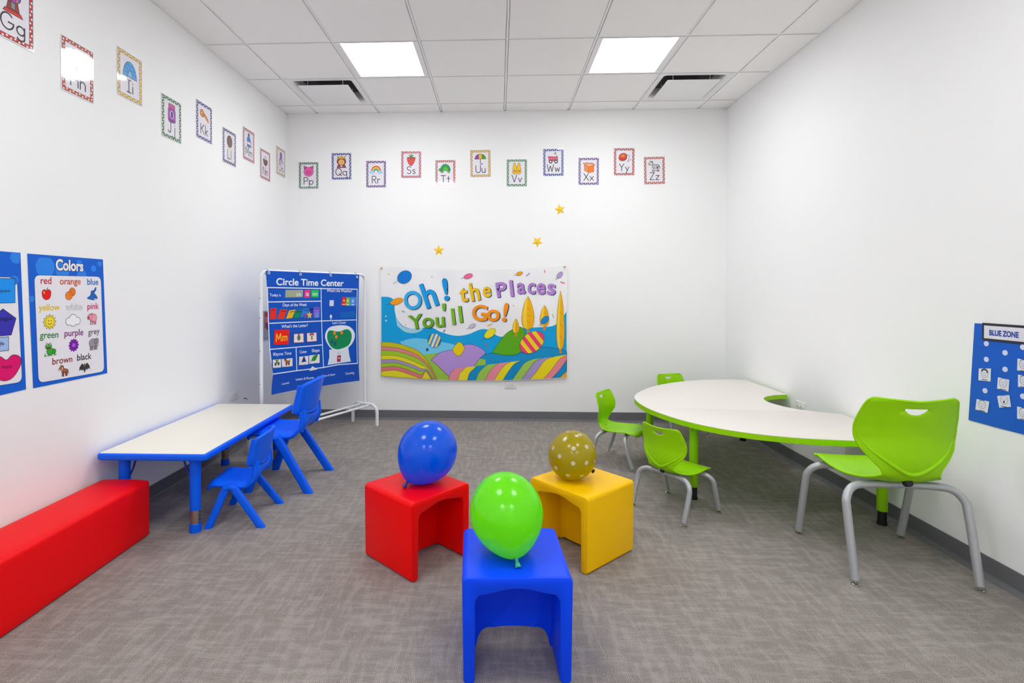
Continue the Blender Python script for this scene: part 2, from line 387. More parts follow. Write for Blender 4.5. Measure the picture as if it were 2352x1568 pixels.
# ------------------------------------------------------------------ blue plastic chairs
def grid_bm(f, ns, nt, holes=lambda i, j: False):
    bm = bmesh.new(); V = [[bm.verts.new(f(i / ns, j / nt)) for i in range(ns + 1)] for j in range(nt + 1)]
    for j in range(nt):
        for i in range(ns):
            if not holes(i, j): bm.faces.new((V[j][i], V[j][i + 1], V[j + 1][i + 1], V[j + 1][i]))
    bm.verts.ensure_lookup_table()
    for v in [v for v in bm.verts if not v.link_faces]: bm.verts.remove(v)
    return bm
def blue_chair(loc, deg, w, d, sh, bt, label):
    t = thing('plastic_chair', (loc[0], loc[1], 0), math.radians(deg), label, 'chair', 'blue plastic chairs at the rectangular table')
    hb = bt - sh; c = w / .3
    prof = spline([(.55 * d, -.022 * c, 0), (.52 * d, -.004 * c, 0), (.42 * d, .004 * c, 0), (.1 * d, -.006 * c, 0), (-.14 * d, -.008 * c, 0), (-.26 * d, .008 * c, 0), (-.365 * d, .045 * c, 0), (-.40 * d, .085 * c, 0)], 4)
    def seat(u, v):
        k = v * (len(prof) - 1); i = min(int(k), len(prof) - 2); p = prof[i].lerp(prof[i + 1], k - i); s = 2 * u - 1
        hw = w * (.46 - .03 * max(0, v - .75) / .25 - .05 * max(0, .12 - v) / .12)
        z = sh + p.y + .004 * c * s * s - (.02 * c * max(0, abs(s) - .8) / .2) * (1 - max(0, v - .6) / .4)
        rise = max(0, (v - .8) / .2); z += rise * .03 * c * (abs(s) ** 2 - .5)
        return Vector((s * hw, p.x + .03 * c * rise * s * s, z))
    o = link('seat', grid_bm(seat, 16, 28), M_bluep, t, 50); solid(o, .016 * c, 0)
    m = o.modifiers.new('round', 'BEVEL'); m.width = .004 * c; m.segments = 2; m.limit_method = 'ANGLE'; m.angle_limit = math.radians(50)
    b0 = sh + .43 * hb
    def back(u, v):
        s = 2 * u - 1; z = b0 + v * (bt - b0); y = -.385 * d - .032 * c * v + .03 * c * s * s
        zz = z + .012 * c * (1 - s * s) * v - (.012 * c * (1 - s * s)) * (1 - v)
        return Vector((s * w * (.462 + .01 * v), y, zz))
    o = link('backrest', grid_bm(back, 16, 10), M_bluep, t, 50); solid(o, .014 * c, 0)
    bm = bmesh.new(); E = [back(i / 16, 0) for i in range(17)] + [back(1, j / 10) for j in range(1, 11)] + [back(1 - i / 16, 1) for i in range(1, 17)] + [back(0, 1 - j / 10) for j in range(1, 10)]
    tube(bm, E, .0105 * c, 10, closed=True)
    for s in (0, 1):                                     # deep side flanges
        F = [back(s, j / 10) for j in range(11)]
        for off in (.01, .02): tube(bm, [p + Vector((-(2 * s - 1) * .002, off * c, 0)) for p in F], .009 * c, 10)
    link('back_rim', bm, M_bluep, t, 60)
    for sx in (-1, 1):
        bm = bmesh.new()                                # pillar joining seat and backrest
        x = sx * w * .36
        ps = spline([(x, -.29 * d, sh + .005 * c), (x, -.35 * d, sh + .05 * c), (x, -.345 * d, sh + .3 * hb), (x, -.335 * d, b0 + .012 * c)], 5)
        tube(bm, ps, .0165 * c, 14)
        link('back_post', bm, M_bluep, t, 60)
        x = sx * w * .47; q = []
        for nm, fy, ay in (('front', .5 * d, .2 * d), ('rear', -.5 * d, .04 * d)):
            bm = bmesh.new(); xf = sx * (w * .5 + .012 * c)
            A0, A1 = Vector((x, ay, sh - .024 * c)), Vector((xf, fy, 0)); hw = .021 * c; th = .014 * c
            dr = (A1 - A0).normalized(); R = []
            side = Vector((0, dr.z, -dr.y)).normalized()
            for f_, wd in ((-.03, .8), (.04, 1), (.5, .96), (1, .9)):
                cc = A0.lerp(A1, f_); ring = []
                for px, py in rrect(-1, -1, 1, 1, .55, 3):
                    v = cc + Vector((px * th, 0, 0)) + side * (py * hw * wd)
                    if f_ == 1: v += dr * ((0 - v.z) / dr.z)
                    ring.append(bm.verts.new(v))
                R.append(ring)
            for a, b in zip(R, R[1:]):
                for k in range(len(a)): bm.faces.new((a[k], a[(k + 1) % len(a)], b[(k + 1) % len(b)], b[k]))
            bm.faces.new(R[0]); bm.faces.new(R[-1][::-1]); link('leg', bm, M_bluep, t, 50)
        bm = bmesh.new()                                # rounded knee where the two legs meet under the seat
        tube(bm, [(x, .03 * d, sh - .026 * c), (x, .12 * d, sh - .016 * c), (x, .215 * d, sh - .026 * c)], .018 * c, 14)
        link('leg_bridge', bm, M_bluep, t, 60)
    return t
blue_chair((-1.412, 2.862), 95.5, .29, .275, .225, .462, 'small blue plastic chair nearest the red bench at the table')
blue_chair((-1.372, 3.398), 90.5, .385, .385, .36, .66, 'larger blue plastic chair in front of the blue wall chart')

# ------------------------------------------------------------------ green kidney table
def green_table():
    Z1 = .492
    t = thing('kidney_table', (1.6, 3.65, 0), 0, 'kidney shaped table with pale top and green edge against the right wall', 'table')
    outer = spline([(2.135, 4.585, 0), (2.0, 4.60, 0), (1.87, 4.592, 0), (1.70, 4.545, 0), (1.525, 4.46, 0), (1.36, 4.345, 0), (1.22, 4.21, 0), (1.07, 4.0, 0), (.99, 3.83, 0), (.965, 3.68, 0), (.97, 3.52, 0), (1.0, 3.37, 0), (1.066, 3.195, 0), (1.145, 3.063, 0), (1.233, 2.967, 0), (1.32, 2.898, 0), (1.413, 2.847, 0), (1.507, 2.81, 0), (1.603, 2.782, 0), (1.704, 2.766, 0), (1.83, 2.752, 0), (2.0, 2.745, 0), (2.135, 2.76, 0)], 4)
    inner = spline([(2.142, 3.345, 0), (2.09, 3.365, 0), (2.0, 3.415, 0), (1.925, 3.49, 0), (1.882, 3.59, 0), (1.868, 3.69, 0), (1.887, 3.78, 0), (1.93, 3.85, 0), (1.99, 3.9, 0), (2.06, 3.935, 0), (2.142, 3.955, 0)], 4)
    pts = [(p.x - 1.6, p.y - 3.65) for p in outer + inner]
    bm = bmesh.new(); prism(bm, pts, Z1 - .003, Z1, .001, seg=1); link('laminate_surface', bm, M_beige, t, 30)
    bm = bmesh.new(); prism(bm, pts, Z1 - .033, Z1 - .003, 0); e = link('edge_band', bm, M_gedge, t, 30); e['label'] = 'bright green edge band'
    for x, y in ((1.185, 3.205), (1.15, 4.0), (2.075, 2.895), (2.06, 4.47)):
        x -= 1.6; y -= 3.65
        bm = bmesh.new(); cyl(bm, (x, y, .075), (x, y, Z1 - .03), .0255, n=24); lg = link('leg', bm, M_gleg, t)
        bm = bmesh.new(); cyl(bm, (x, y, .012), (x, y, .08), .021, n=20); cyl(bm, (x, y, 0), (x, y, .014), .024, n=20); f = link('foot', bm, M_black, lg); f['label'] = 'black adjustable foot'
        bm = bmesh.new(); cyl(bm, (x, y, Z1 - .045), (x, y, Z1 - .033), .05, n=24); link('mounting_plate', bm, M_black, lg)
green_table()

# ------------------------------------------------------------------ green shell chairs
def shell_chair(loc, deg, s, k, sh, label):
    t = thing('shell_chair', (loc[0], loc[1], 0), math.radians(deg), label, 'chair', 'green shell chairs with silver legs')
    prof = spline([(.238, -.030, .125), (.232, -.008, .165), (.20, .004, .188), (.12, .004, .205), (.02, -.004, .208), (-.07, -.006, .198), (-.14, .002, .155), (-.185, .026, .116), (-.205, .062, .118), (-.210, .10, .150), (-.207, .15, .188), (-.203, .20, .205), (-.207, .245, .207), (-.215, .285, .202), (-.222, .318, .194), (-.229, .343, .187), (-.236, .364, .178), (-.239, .375, .160)], 3)
    n = len(prof) - 1; NS = 24
    def P(u, v):
        q = v * n; i = min(int(q), n - 1); p = prof[i].lerp(prof[i + 1], q - i); a = 2 * u - 1
        isback = max(0, min(1, (p.y - .03) / .08)) if p.x < -.1 else 0
        curl = (.055 * min(1, max(0, (p.y - .03) / .15)) * (1 - .35 * max(0, (p.y - .25) / .12))) if p.x < -.1 else 0
        x = a * p.z * s; y = p.x + curl * a * a; z = p.y
        if not isback: z += .010 * (a * a) * (1 if p.x < .15 else 0) - .006 * (1 - a * a)
        if isback and v > .93: z -= .010 * (1 - abs(a)) * (v - .93) / .07
        return Vector((x, y * s, sh + z * s))
    r0, r1 = n - 10, n - 7
    def surf(u, v):                                     # handle slot: rows bend into a smile
        q = v * n; a = 2 * u - 1; w = .25
        if abs(a) <= w + .01 and abs(q - r0) < .01: q = r0 + 2.4 * (abs(a) / w) ** 2.5 - .3
        return P(u, q / n)
    hole = lambda i, j: (abs((i + .5) / NS * 2 - 1) < .25) and r0 <= j < r1
    o = link('shell', grid_bm(surf, NS, n, hole), M_green, t, 60); solid(o, .007 * s * 1.3, 0)
    b = o.modifiers.new('round', 'BEVEL'); b.width = .0018; b.segments = 1; b.limit_method = 'ANGLE'; b.angle_limit = math.radians(60)
    bm = bmesh.new(); E = [P(i / NS, 0) for i in range(NS + 1)] + [P(1, j / n) for j in range(1, n + 1)] + [P(1 - i / NS, 1) for i in range(1, NS + 1)] + [P(0, 1 - j / n) for j in range(1, n)]
    tube(bm, E, .0052 * s * 1.15, 10, closed=True)
    link('shell_rim', bm, M_green, t, 70)
    bm = bmesh.new(); ridge = []                        # raised U on the rear of the back
    for i in range(25):
        f = math.radians(180 * i / 24); a = math.cos(f) * .96; zt = .215 - .170 * math.sin(f)
        j = next(j for j in range(n) if prof[j].x < -.12 and prof[j + 1].y >= zt); v = (j + (zt - prof[j].y) / (prof[j + 1].y - prof[j].y)) / n
        p = P((a * (.98 if abs(a) > .5 else .98) + 1) / 2, v); ridge.append(Vector((p.x, p.y - .003 * s, sh + zt * s)))
    tube(bm, ridge, lambda f: (.002 + .009 * math.sin(PI * f)) * s, 10)
    link('back_ridge', bm, M_green, t, 70)
    bm = bmesh.new(); cyl(bm, (0, -.165 * s, sh - .002 * s), (0, -.186 * s, sh + .004 * s), .018 * s, .015 * s, 16); box(bm, -.06 * s, -.10 * s, sh - .026 * s, .06 * s, .10 * s, sh - .010 * s, bev=.004); link('seat_bracket', bm, M_black, t)
    r = .0168 * (.82 + .18 * (k - .69) / .31)
    for sx in (-1, 1):
        for sy in (-1, 1):
            zt = sh - .011 * s - r
            path = spline([(sx * .002, sy * .11 * k, zt), (sx * .14 * k, sy * .125 * k, zt), (sx * .205 * k, sy * .14 * k, zt - .008), (sx * .240 * k, sy * .158 * k, zt - .045 * k), (sx * .247 * k, sy * .175 * k, zt - .11 * k), (sx * .246 * k, sy * .235 * k, .022)], 7)
            bm = bmesh.new(); tube(bm, path, r, 16); lg = link('leg', bm, M_silver, t, 60)
            fx, fy = sx * .246 * k, sy * .236 * k
            bm = bmesh.new(); cyl(bm, (fx, fy, .010), (fx, fy, .026), .007, n=12); cyl(bm, (fx, fy, 0), (fx, fy, .007), .0175, .0165, 20); cyl(bm, (fx, fy, .007), (fx, fy, .012), .0165, .008, 20)
            g = link('glide', bm, M_chrome, lg); g['label'] = 'chrome glide'
    return t
shell_chair((1.792, 2.511), -3.2, 1.0, 1.0, .425, 'large green shell chair in front of the right wall, tallest of the green chairs')
shell_chair((1.022, 3.045), -54, .68, .69, .245, 'small green shell chair behind the yellow stool with its back turned')
shell_chair((.9, 3.885), -126, .68, .69, .245, 'small green shell chair seen from the side at the left end of the kidney table')
shell_chair((1.6, 4.69), 198, .68, .69, .245, 'small green shell chair mostly hidden beyond the kidney table')

# ------------------------------------------------------------------ white garment rack
RR, RL = Vector((-1.262, 4.884, 0)), Vector((-1.79, 3.872, 0))
RD = (RR - RL).normalized(); RP = Vector((RD.y, -RD.x, 0)); RW = (RR - RL).length
def rack():
    t = thing('garment_rack', ((RL.x + RR.x) / 2, (RL.y + RR.y) / 2, 0), math.atan2(RD.y, RD.x), 'white tubular garment rack standing across the far left corner', 'rack')
    h = RW / 2; zt = 1.407; r = .0125; c = .055
    arc = lambda sx: [(sx * (h - c + c * math.sin(a)), 0, zt - c + c * math.cos(a)) for a in [PI / 2 * i / 8 for i in range(9)]]
    bm = bmesh.new(); tube(bm, [(-h + .09, 0, zt)] + [(h - .09, 0, zt)], r); link('top_rail', bm, M_whitem, t)
    for sx in (-1, 1):
        bm = bmesh.new(); tube(bm, [(sx * (h - .09), 0, zt)] + arc(sx) + [(sx * h, 0, .18)], r * 1.04); up = link('upright', bm, M_whitem, t)
        for z in (.55, .8, 1.05, 1.2): bm = bmesh.new(); cyl(bm, (sx * (h + .012), 0, z), (sx * (h + .0145), 0, z), .0035, n=8); link('push_button', bm, M_black, up)
        bm = bmesh.new(); fw = .15; R_ = .075
        pth = [(sx * h, -fw, 0)] + [(sx * h, -fw + R_ - R_ * math.cos(a), .19 - R_ + R_ * math.sin(a)) for a in [PI / 2 * i / 8 for i in range(9)]]
        pth += [(x, -y, z) for x, y, z in pth[::-1]]
        tube(bm, pth, .0155, 14); link('foot', bm, M_whitem, t)
    for y in (-.055, .055):
        bm = bmesh.new(); tube(bm, [(-h, y, .178), (h, y, .178)], .0098, 12); link('bottom_rail', bm, M_whitem, t)
rack()

# ------------------------------------------------------------------ printed sheets
FONT = {}
def font_polys(s, bold):
    if (s, bold) not in FONT:
        cu = bpy.data.curves.new('lettering', 'FONT'); cu.body = s; cu.offset = bold; cu.resolution_u = 6
        o = bpy.data.objects.new('lettering', cu); me = o.to_mesh()
        FONT[(s, bold)] = ([(v.co.x, v.co.y) for v in me.vertices], [tuple(p.vertices) for p in me.polygons])
        o.to_mesh_clear(); bpy.data.objects.remove(o); bpy.data.curves.remove(cu)
    return FONT[(s, bold)]
def A(cx, cy, rx, ry, a0, a1, n=10):
    return [(cx + rx * math.cos(math.radians(a0 + (a1 - a0) * i / n)), cy + ry * math.sin(math.radians(a0 + (a1 - a0) * i / n))) for i in range(n + 1)]
EPS = .00016
class Sheet:
    def __init__(s, O, ex, ey, finish='paper'):
        s.O, s.ex, s.ey = Vector(O), Vector(ex), Vector(ey); s.n = s.ex.cross(s.ey); s.items = []; s.f = finish
    def loc(s, u, v):
        p = hit(u, v, s.O, s.n) - s.O; return (p.dot(s.ex), p.dot(s.ey))
    def px(s, pts): return [s.loc(u, v) for u, v in pts]
    def poly(s, pts, c, z=1, line=None, lw=.002):
        s.items.append(([pts], c, z))
        if line: s.stroke(list(pts) + [pts[0]], lw, line, z + 1)
    def rect(s, x0, y0, x1, y1, c, z=1, r=0, **k): s.poly(rrect(min(x0, x1), min(y0, y1), max(x0, x1), max(y0, y1), r) if r else [(x0, y0), (x1, y0), (x1, y1), (x0, y1)], c, z, **k)
    def ell(s, cx, cy, rx, ry, c, z=1, rot=0, n=20, a0=0, a1=360, **k):
        full = abs(a1 - a0) >= 360; t = math.radians(rot)
        q = [(rx * math.cos(math.radians(a0 + (a1 - a0) * i / n)), ry * math.sin(math.radians(a0 + (a1 - a0) * i / n))) for i in range(n if full else n + 1)]
        s.poly([(cx + x * math.cos(t) - y * math.sin(t), cy + x * math.sin(t) + y * math.cos(t)) for x, y in q], c, z, **k)
    def stroke(s, pts, w, c, z=1):
        h = w / 2; P = []
        for (x0, y0), (x1, y1) in zip(pts, pts[1:]):
            d = math.hypot(x1 - x0, y1 - y0)
            if d < 1e-7: continue
            nx, ny = -(y1 - y0) / d * h, (x1 - x0) / d * h; ex, ey = (x1 - x0) / d * h * .6, (y1 - y0) / d * h * .6
            P.append([(x0 + nx - ex, y0 + ny - ey), (x0 - nx - ex, y0 - ny - ey), (x1 - nx + ex, y1 - ny + ey), (x1 + nx + ex, y1 + ny + ey)])
        s.items.append((P, c, z))
    def text(s, t, x, y, c, z=1, w=None, h=None, bold=.01, align='c', rot=0, shear=0, out=None):
        """w = width of the word, h = cap height; (x, y) is the baseline point"""
        V, F = font_polys(t, bold)
        x0, x1 = min(a for a, _ in V), max(a for a, _ in V)
        if h is None: h = (w / (x1 - x0)) * .73
        sy = h / .73; sx = (w / (x1 - x0)) if w else sy
        ox = {'c': (x0 + x1) / 2, 'l': x0, 'r': x1}[align]; ca, sa = math.cos(rot), math.sin(rot)
        def fin(V): return [(x + (a + shear * b) * ca - b * sa, y + (a + shear * b) * sa + b * ca) for a, b in [((p - ox) * sx, q * sy) for p, q in V]]
        if out:
            V2, F2 = font_polys(t, bold + out[1]); W = fin(V2); s.items.append(([[W[i] for i in f] for f in F2], out[0], z)); z += 1
        W = fin(V); s.items.append(([[W[i] for i in f] for f in F], c, z))
    def build(s, name, outline, base, label=None, cat=None, group=None, th=.0008, lift=.0012, warp=None, cuts=None, parent=None, back=None):
        bm = bmesh.new(); mats = []; idx = {}
        def mi(c):
            if c not in idx: idx[c] = len(mats); mats.append(ink(c, s.f))
            return idx[c]
        def add(pts, z, m):
            try: f = bm.faces.new([bm.verts.new((x, y, z)) for x, y in pts]); f.material_index = m; return f
            except ValueError: return None
        f = add(outline, th, mi(base))
        kk = 0
        for polys, c, z in s.items:
            for p in polys: kk += 1; add(p, th + z * EPS + (kk % 20) * 6e-6, mi(c))
        bm.normal_update()
        for f in bm.faces:
            if f.normal.z < 0: f.normal_flip()
        n = len(outline); lo = [bm.verts.new((x, y, 0)) for x, y in outline]; hi = [bm.verts.new((x, y, th)) for x, y in outline]
        for i in range(n):
            f = bm.faces.new((lo[i], lo[(i + 1) % n], hi[(i + 1) % n], hi[i])); f.material_index = mi(back or base)
        f = bm.faces.new(lo[::-1]); f.material_index = mi(back or base)
        if warp:
            bmesh.ops.triangulate(bm, faces=bm.faces)
            xs = [p[0] for p in outline]; ys = [p[1] for p in outline]
            for k in range(1, cuts[0]): bmesh.ops.bisect_plane(bm, geom=bm.verts[:] + bm.edges[:] + bm.faces[:], plane_co=(min(xs) + (max(xs) - min(xs)) * k / cuts[0], 0, 0), plane_no=(1, 0, 0))
            for k in range(1, cuts[1]): bmesh.ops.bisect_plane(bm, geom=bm.verts[:] + bm.edges[:] + bm.faces[:], plane_co=(0, min(ys) + (max(ys) - min(ys)) * k / cuts[1], 0), plane_no=(0, 1, 0))
        cx = sum(p[0] for p in outline) / n; cy = min(p[1] for p in outline); org = s.O + s.ex * cx + s.ey * cy
        for v in bm.verts:
            x, y, z = v.co; d = warp(x, y) if warp else 0
            v.co = s.O + s.ex * x + s.ey * y + s.n * (z + lift + d) - org
        o = link(name, bm, mats, parent, 0, loc=org, normals=False)
        if warp: o.data.polygons.foreach_set('use_smooth', [True] * len(o.data.polygons))
        if label: tag(o, label, cat, group)
        return o
def wallL(u, v, **k): return Sheet(hit(u, v, Vector((XL, 0, 0)), Vector((1, 0, 0))), (0, 1, 0), (0, 0, 1), **k)      # x of the sheet runs away from the viewer
def wallB(u, v, **k): return Sheet(hit(u, v, Vector((0, D, 0)), Vector((0, 1, 0))), (1, 0, 0), (0, 0, 1), **k)
def wallR(u, v, **k): return Sheet(hit(u, v, Vector((XR, 0, 0)), Vector((1, 0, 0))), (0, -1, 0), (0, 0, 1), **k)

# hand-printed letters: (advance width, strokes); cap height 1, small letters about .58
ln = lambda *p: list(p)
O_ = lambda cx, cy, r, ry=None: A(cx, cy, r, ry or r, 0, 360, 18)
LET = {
'G': (.86, [A(.43, .5, .43, .5, 45, 350, 18) + [(.84, .46), (.5, .46)]]), 'g': (.58, [O_(.28, .3, .27), ln((.55, .58), (.55, -.12)) + A(.29, -.12, .26, .2, 0, -160)]),
'H': (.66, [ln((0, 0), (0, 1)), ln((.66, 0), (.66, 1)), ln((0, .5), (.66, .5))]), 'h': (.46, [ln((0, 0), (0, 1)), A(.23, .33, .23, .25, 180, 0) + [(.46, 0)]]),
'I': (.44, [ln((.22, 0), (.22, 1)), ln((0, 1), (.44, 1)), ln((0, 0), (.44, 0))]), 'i': (.06, [ln((.03, 0), (.03, .58)), ln((.03, .8), (.03, .83))]),
'J': (.5, [ln((.1, 1), (.6, 1)), ln((.36, 1), (.36, .22)) + A(.16, .22, .2, .22, 0, -170)]), 'j': (.3, [ln((.26, .58), (.26, -.2)) + A(.08, -.2, .18, .16, 0, -170), ln((.26, .8), (.26, .83))]),
'K': (.6, [ln((0, 0), (0, 1)), ln((.56, 1), (0, .42)), ln((.16, .58), (.6, 0))]), 'k': (.46, [ln((0, 0), (0, 1)), ln((.42, .6), (0, .24)), ln((.14, .36), (.46, 0))]),
'L': (.52, [ln((0, 1), (0, 0), (.52, 0))]), 'l': (.05, [ln((.02, 0), (.02, 1))]),
'M': (.8, [ln((0, 0), (.08, 1), (.4, .25), (.72, 1), (.8, 0))]), 'm': (.7, [ln((0, 0), (0, .58)), A(.17, .36, .17, .22, 180, 0) + [(.34, 0)], A(.52, .36, .17, .22, 180, 0) + [(.69, 0)]]),
'N': (.66, [ln((0, 0), (0, 1), (.66, 0), (.66, 1))]), 'n': (.46, [ln((0, 0), (0, .58)), A(.23, .33, .23, .25, 180, 0) + [(.46, 0)]]),
'O': (.84, [O_(.42, .5, .42, .5)]), 'o': (.56, [O_(.28, .29, .28)]),
'P': (.56, [ln((0, 0), (0, 1), (.28, 1)) + A(.28, .74, .28, .26, 90, -90) + [(0, .48)]]), 'p': (.56, [ln((0, -.4), (0, .58)), O_(.28, .29, .28)]),
'Q': (.84, [O_(.42, .5, .42, .5), ln((.5, .25), (.86, -.06))]), 'q': (.66, [O_(.28, .29, .28), ln((.56, .58), (.56, -.4), (.68, -.3))]),
'R': (.58, [ln((0, 0), (0, 1), (.28, 1)) + A(.28, .75, .27, .25, 90, -90) + [(0, .5)], ln((.24, .5), (.58, 0))]), 'r': (.34, [ln((0, 0), (0, .58)), A(.2, .36, .2, .22, 180, 50)]),
'S': (.6, [A(.32, .75, .28, .25, 35, 265) + A(.29, .26, .29, .26, 85, -145)]), 's': (.42, [A(.22, .44, .18, .14, 35, 265, 8) + A(.2, .15, .2, .15, 85, -145, 8)]),
'T': (.68, [ln((.34, 0), (.34, 1)), ln((0, 1), (.68, 1))]), 't': (.4, [ln((.2, 0), (.2, .9)), ln((0, .58), (.4, .58))]),
'U': (.66, [ln((0, 1), (0, .32)) + A(.33, .32, .33, .32, 180, 360) + [(.66, 1)]]), 'u': (.46, [ln((0, .58), (0, .22)) + A(.23, .22, .23, .22, 180, 360) + [(.46, .58)], ln((.46, .3), (.46, 0))]),
'V': (.7, [ln((0, 1), (.35, 0), (.7, 1))]), 'v': (.5, [ln((0, .58), (.25, 0), (.5, .58))]),
'W': (.9, [ln((0, 1), (.22, 0), (.45, .8), (.68, 0), (.9, 1))]), 'w': (.66, [ln((0, .58), (.16, 0), (.33, .5), (.5, 0), (.66, .58))]),
'X': (.66, [ln((0, 1), (.66, 0)), ln((.66, 1), (0, 0))]), 'x': (.5, [ln((0, .58), (.5, 0)), ln((.5, .58), (0, 0))]),
'Y': (.64, [ln((0, 1), (.32, .5), (.64, 1)), ln((.32, .5), (.32, 0))]), 'y': (.5, [ln((0, .58), (.26, .05)), ln((.5, .58), (.06, -.4))]),
'Z': (.62, [ln((0, 1), (.62, 1), (0, 0), (.62, 0))]), 'z': (.46, [ln((0, .58), (.46, .58), (0, 0), (.46, 0))]),
}
K = '2e2c33'
# pictures are drawn in a box of about 1 x 1 round (0, 0) and scaled to the card
class Pen:
    def __init__(s, sh, cx, cy, k): s.s, s.cx, s.cy, s.k = sh, cx, cy, k
    def t(s, p): return [(s.cx + x * s.k, s.cy + y * s.k) for x, y in p]
    def poly(s, p, c, z=2, line=K, lw=.025): s.s.poly(s.t(p), c, z, line=line, lw=lw * s.k)
    def ell(s, x, y, rx, ry, c, z=2, line=K, lw=.025, **k): s.s.ell(s.cx + x * s.k, s.cy + y * s.k, rx * s.k, ry * s.k, c, z, line=line, lw=lw * s.k, **k)
    def rect(s, a, b, c_, d, c, z=2, line=K): s.poly([(a, b), (c_, b), (c_, d), (a, d)], c, z, line)
    def st(s, p, w, c=K, z=3): s.s.stroke(s.t(p), w * s.k, c, z)
def star_pts(cx, cy, R, r, n=5, a0=90): return [(cx + (R if i % 2 == 0 else r) * math.cos(math.radians(a0 + 180 / n * i)), cy + (R if i % 2 == 0 else r) * math.sin(math.radians(a0 + 180 / n * i))) for i in range(2 * n)]
def cloud(p, x, y, k, c, z=2, line=K):
    if line:
        for dx, dy, r in ((-.3, 0, .2), (0, .12, .26), (.3, 0, .2), (0, -.04, .24)): p.ell(x + dx * k, y + dy * k, (r + .03) * k, (r + .03) * k, line, z, None)
    for dx, dy, r in ((-.3, 0, .2), (0, .12, .26), (.3, 0, .2), (0, -.04, .24)): p.ell(x + dx * k, y + dy * k, r * k, r * k, c, z + 1, None)
def pic_G(p):
    p.poly([(-.42, -.5), (.42, -.5), (.34, -.36), (-.34, -.36)], 'e0261c'); p.poly([(-.28, -.36), (.28, -.36), (.2, .02), (-.2, .02)], '9c3430'); p.rect(-.1, -.3, .1, -.02, '8c8a90', 4)
    p.ell(0, .3, .34, .34, '5a58b8', 3); rnd = random.Random(3)
    for i in range(26): a, r = rnd.random() * 6.28, .28 * rnd.random() ** .5; p.ell(r * math.cos(a), .3 + r * math.sin(a), .05, .05, rnd.choice(['d83a8a', 'f08a3a', '4a7ad8', '7a3aa8', 'f0d85a']), 5, None, n=8)
def pic_H(p): p.rect(-.32, -.5, .32, .05, '5a50b4'); p.poly([(-.45, .03), (.45, .03), (.05, .5)], 'f07a28', 4); p.rect(-.3, .2, -.15, .5, 'b8502c', 3); p.rect(-.08, -.5, .12, -.15, 'e8c440', 4)
def pic_I(p):
    p.poly(A(0, -.4, .5, .8, 0, 180, 16), '4aa8ec', 2)
    for y in (-.2, 0, .2): w = .5 * math.sqrt(max(0, 1 - ((y + .4) / .8) ** 2)); p.st([(-w, y), (w, y)], .02, '1c4a80', 4)
    for x, a, b in ((-.2, -.2, 0), (.2, -.2, 0), (0, 0, .2), (-.15, .2, .34), (.18, .2, .3), (-.32, 0, .2), (.32, 0, .2)): p.st([(x, a), (x, b)], .02, '1c4a80', 4)
    p.poly(A(.0, -.4, .17, .34, 0, 180, 10), '7cc4f4', 5)
def pic_J(p): p.poly(rrect(-.34, -.55, .34, .25, .14), 'b04ac0'); p.poly(rrect(-.3, .22, .3, .5, .1), 'c65a9a', 4); p.ell(0, -.12, .2, .26, 'f0ecf4', 4); p.ell(0, -.12, .11, .2, '6a3aa0', 6); p.st([(-.3, -.45), (.3, -.45)], .06, '6a2a8a', 4)
def pic_K(p): p.ell(-.25, .14, .24, .24, 'f08c1c', 2); p.poly([(-.1, .08), (.46, -.28), (.5, -.16), (.04, .2)], 'f08c1c', 2); p.ell(-.3, .17, .07, .07, 'fff2d8', 4); p.st([(.2, -.02), (.26, .08)], .06, 'd06c10', 4); p.st([(.34, -.12), (.4, -.02)], .06, 'd06c10', 4)
def pic_L(p):
    p.ell(.02, .05, .36, .42, '6e5450', 2)
    for x in (-.16, 0, .16): p.st([(x, -.26), (x + .02, .36)], .03, '8a7068', 4)
    for x in (-.25, -.1, .08, .22): p.st([(x, -.42), (x + .03, -.5)], .04, 'd8b840', 4)
def pic_M(p): p.poly([(-.26, -.5), (.26, -.5), (.28, .1), (.12, .3), (.12, .5), (-.12, .5), (-.12, .3), (-.28, .1)], '1e78d0'); p.rect(-.13, .4, .13, .52, '1450a0', 4); p.poly([(-.26, -.3), (.26, -.3), (.26, -.1), (-.26, -.1)], 'f0ecf0', 4, 'd04a70'); p.poly([(.28, -.42), (.5, -.42), (.52, -.06), (.26, -.06)], 'cfe2f4', 4)
def pic_N(p):
    for x, y in ((-.16, .1), (.1, .12), (-.02, .16)): p.ell(x, y, .15, .18, 'f6f2ec', 2)
    p.poly(A(0, .08, .42, .5, 180, 360, 14), '7a5244', 4); p.st([(-.3, -.1), (.3, -.1)], .03, '553428', 6); p.st([(-.2, -.26), (.22, -.26)], .03, '553428', 6)
def pic_O(p):
    for x in (-.4, -.26, -.1, .08, .24, .4): p.st([(x * .35, .02), (x * .8, -.22), (x, -.38), (x * 1.15, -.5)], .07, '8a44b0', 2)
    p.ell(0, .2, .22, .3, '8a44b0', 3)
def pic_P(p):
    p.poly([(-.44, .5), (-.14, .38), (-.4, .14)], 'd83c98'); p.poly([(.44, .5), (.14, .38), (.4, .14)], 'd83c98'); p.ell(0, -.04, .44, .42, 'f05ab0', 3); p.ell(0, -.12, .24, .16, 'ec48a4', 5)
    for x in (-.08, .08): p.ell(x, -.12, .035, .06, 'a82070', 7, None)
    for x in (-.2, .2): p.ell(x, .1, .03, .03, K, 5, None)
